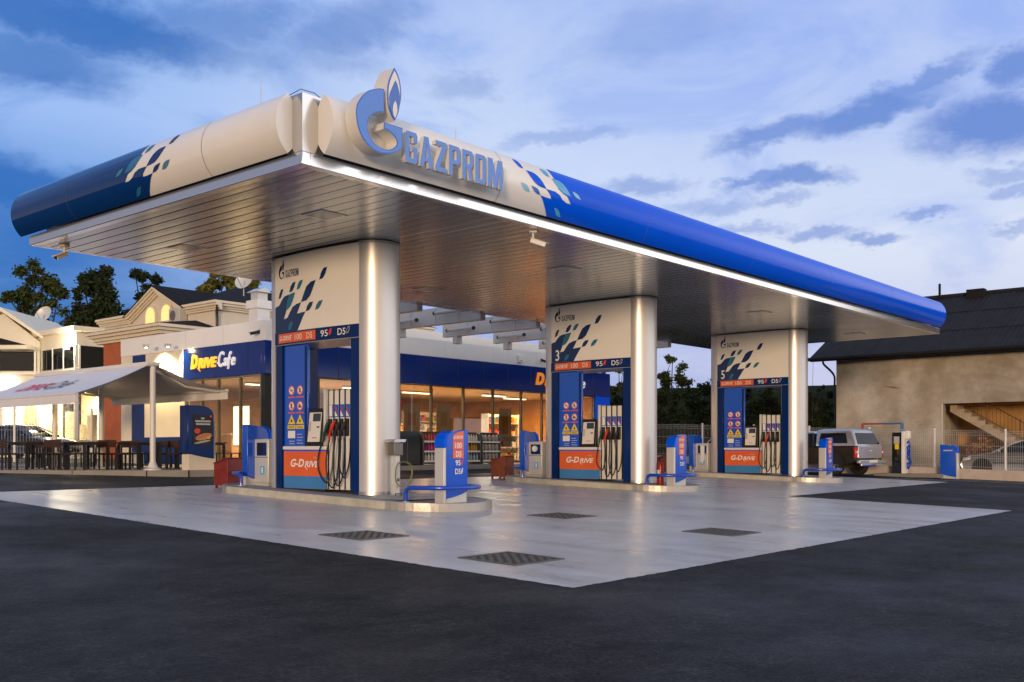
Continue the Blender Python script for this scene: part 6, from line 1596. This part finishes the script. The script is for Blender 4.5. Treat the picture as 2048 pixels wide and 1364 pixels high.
# ------------------------------------------------------------------ trees and shrubs
def tree(name, label, x, y, h, blobs, leafmat, nleaf, lsize, seed, trunk_r=.2, group=None, cat='tree', zb=None):
    """blobs: (dx, dz, r) lobes of foliage; dx is measured across the street view, dz height"""
    rnd = random.Random(seed)
    t = thing(name, label, cat, (x, y, gz(y) if zb is None else zb), 0, group)
    wood = MB(); lv = MB()
    top = Vector((0, 0, h*.55))
    wood.tube(bez([(0, 0, -.3), (rnd.uniform(-.1, .1)*h*.1, .1, h*.28), (rnd.uniform(-.1, .1)*h*.15, 0, h*.55), (0, 0, h*.85)], 4), [trunk_r*(1-.07*k) for k in range(13)], 7)
    tips = []
    for dx, dz, r in blobs:
        dyo = rnd.uniform(-.5, .5)*r
        c = Vector((RT.x*dx, RT.y*dx, dz)) + FW*dyo
        st_ = Vector((0, 0, max(h*.12, dz*.62)))
        midp = (st_+c)/2+Vector((rnd.uniform(-.3, .3), rnd.uniform(-.3, .3), rnd.uniform(-.1, .4)))
        wood.tube(bez([st_, midp, c], 4), [trunk_r*.42*(1-.09*k) for k in range(9)], 5)
        for q in range(max(3, int(r*4))):
            v = Vector((rnd.gauss(0, 1), rnd.gauss(0, 1), rnd.gauss(0, .8))); v.normalize()
            tip = c+v*r*rnd.uniform(.45, 1.05)
            wood.tube([c+(tip-c)*.1, (c+tip)/2+Vector((0, 0, .1*r)), tip], [trunk_r*.14, trunk_r*.1, trunk_r*.04], 4)
            tips.append((tip, r))
    W = sum(r*r for _, r in tips)
    for tip, r in tips:
        n = max(4, int(nleaf*r*r/W))
        dens = rnd.choice((.5, .8, 1.1, 1.3))
        for _ in range(int(n*dens)):
            p = tip+Vector((rnd.gauss(0, .22*r), rnd.gauss(0, .22*r), rnd.gauss(0, .19*r)))
            a = Vector((rnd.gauss(0, 1), rnd.gauss(0, 1), rnd.gauss(0, .6))).normalized(); b = a.cross(Vector((rnd.gauss(0, 1), rnd.gauss(0, 1), rnd.gauss(0, 1)))).normalized()
            s = lsize*rnd.uniform(.6, 1.3)
            lv.add([p-a*s, p+b*s*.45, p+a*s, p-b*s*.45], [(0, 1, 2, 3)])
    wood.build('trunk', bark, t); lv.build('crown', leafmat, t, smooth=0, recalc=False)
    return t
def at(px, w): a = (px-1024)/2007*w; q = CAM+FW*w+RT*a; return q.x, q.y
def hpx(py, w): return CAM.z+(900-py)/2007*w
# left: a loose light tree, a dense dark one, a slim one behind the gable, a yellowing one
def lobes(px0, w, L): return [((px-px0)/2007*w, hpx(py, w)-.85, r/2007*w) for px, py, r in L]
x, y = at(80, 75); tree('leafy_tree', 'tall loose tree with sky showing between its leaf clumps', x, y, 13.5, lobes(80, 75, [(60, 550, 26), (85, 545, 22), (100, 580, 28), (30, 600, 28), (120, 600, 25), (60, 630, 26), (95, 640, 30), (130, 635, 22), (15, 590, 16), (70, 590, 22)]), leaf_m, 9500, .16, 11, .3)
x, y = at(195, 75); tree('leafy_tree', 'dense dark tree with round clumps beside the loose tree', x, y, 13.5, lobes(195, 75, [(185, 555, 28), (210, 550, 20), (165, 575, 24), (200, 590, 32), (215, 620, 30), (170, 615, 30), (240, 640, 26), (190, 650, 36), (255, 625, 14), (150, 590, 14)]), leaf_d, 17000, .18, 12, .34)
x, y = at(292, 78); tree('leafy_tree', 'slim dark tree rising behind the moulded gable', x, y, 13.5, lobes(292, 78, [(280, 555, 18), (300, 565, 20), (290, 590, 22), (310, 590, 16), (295, 620, 20), (270, 548, 10)]), leaf_d, 8500, .17, 13, .25)
x, y = at(450, 66); tree('leafy_tree', 'yellow-green tree behind the dark house roof', x, y, 11.5, lobes(450, 66, [(415, 565, 22), (445, 560, 26), (475, 575, 22), (425, 590, 22), (460, 592, 26), (500, 580, 20), (440, 545, 16)]), leaf_y, 9500, .16, 14, .25)
# right: one young tree and a belt of shrubs under the embankment
x, y = at(1345, 55); tree('young_tree', 'thin young tree standing above the shrubs right of the number 3 portal', x, y, 6.6, lobes(1345, 55, [(1342, 712, 13), (1358, 730, 17), (1328, 738, 18), (1350, 755, 20), (1372, 752, 15), (1320, 770, 20), (1345, 785, 24), (1372, 785, 22), (1330, 815, 24), (1362, 820, 24)]), leaf_m, 9500, .085, 15, .1)
x, y = at(1238, 56); tree('young_tree', 'thin young tree seen through the frame of the number 3 portal', x, y, 6.0, lobes(1238, 56, [(1245, 735, 14), (1238, 765, 18), (1250, 795, 18), (1230, 810, 16)]), leaf_m, 1900, .11, 16, .09)
hx = [(1225, 50, 810, 'behind the left jamb of the number 3 portal'), (1300, 52, 800, 'just left of the young tree'), (1372, 50, 790, 'right of the young tree'), (1420, 53, 775, 'left of the number 5 portal'), (1468, 50, 790, 'behind the left jamb of the number 5 portal'), (1520, 53, 785, 'behind the dispenser of the number 5 portal'), (1575, 52, 795, 'behind the right column of the number 5 portal'), (1632, 51, 790, 'beside the barn gutter pipe'), (1690, 54, 790, 'hidden behind the barn corner')]
for k, (px, w, py, nm) in enumerate(hx[:8]):
    x, y = at(px, w)
    if x > 37.2 and y < 9.4: x = 41; y = 10.6
    H = hpx(py-14, w)-gz(y); Rw = 38/2007*w
    tree('dark_shrub', 'dark bushy shrub '+nm, x, y, H, [(0, H*.80, Rw*.75), (-Rw*.5, H*.86, Rw*.35), (Rw*.55, H*.92, Rw*.3), (Rw*.1, H*1.02, Rw*.22), (-Rw*.7, H*.55, Rw*.85), (Rw*.7, H*.55, Rw*.85), (0, H*.45, Rw), (-Rw*.5, H*.25, Rw*.9), (Rw*.5, H*.25, Rw*.9)], leaf_d, 8000, .10, 40+k, .07, 'shrubs below the grass bank', 'shrub')
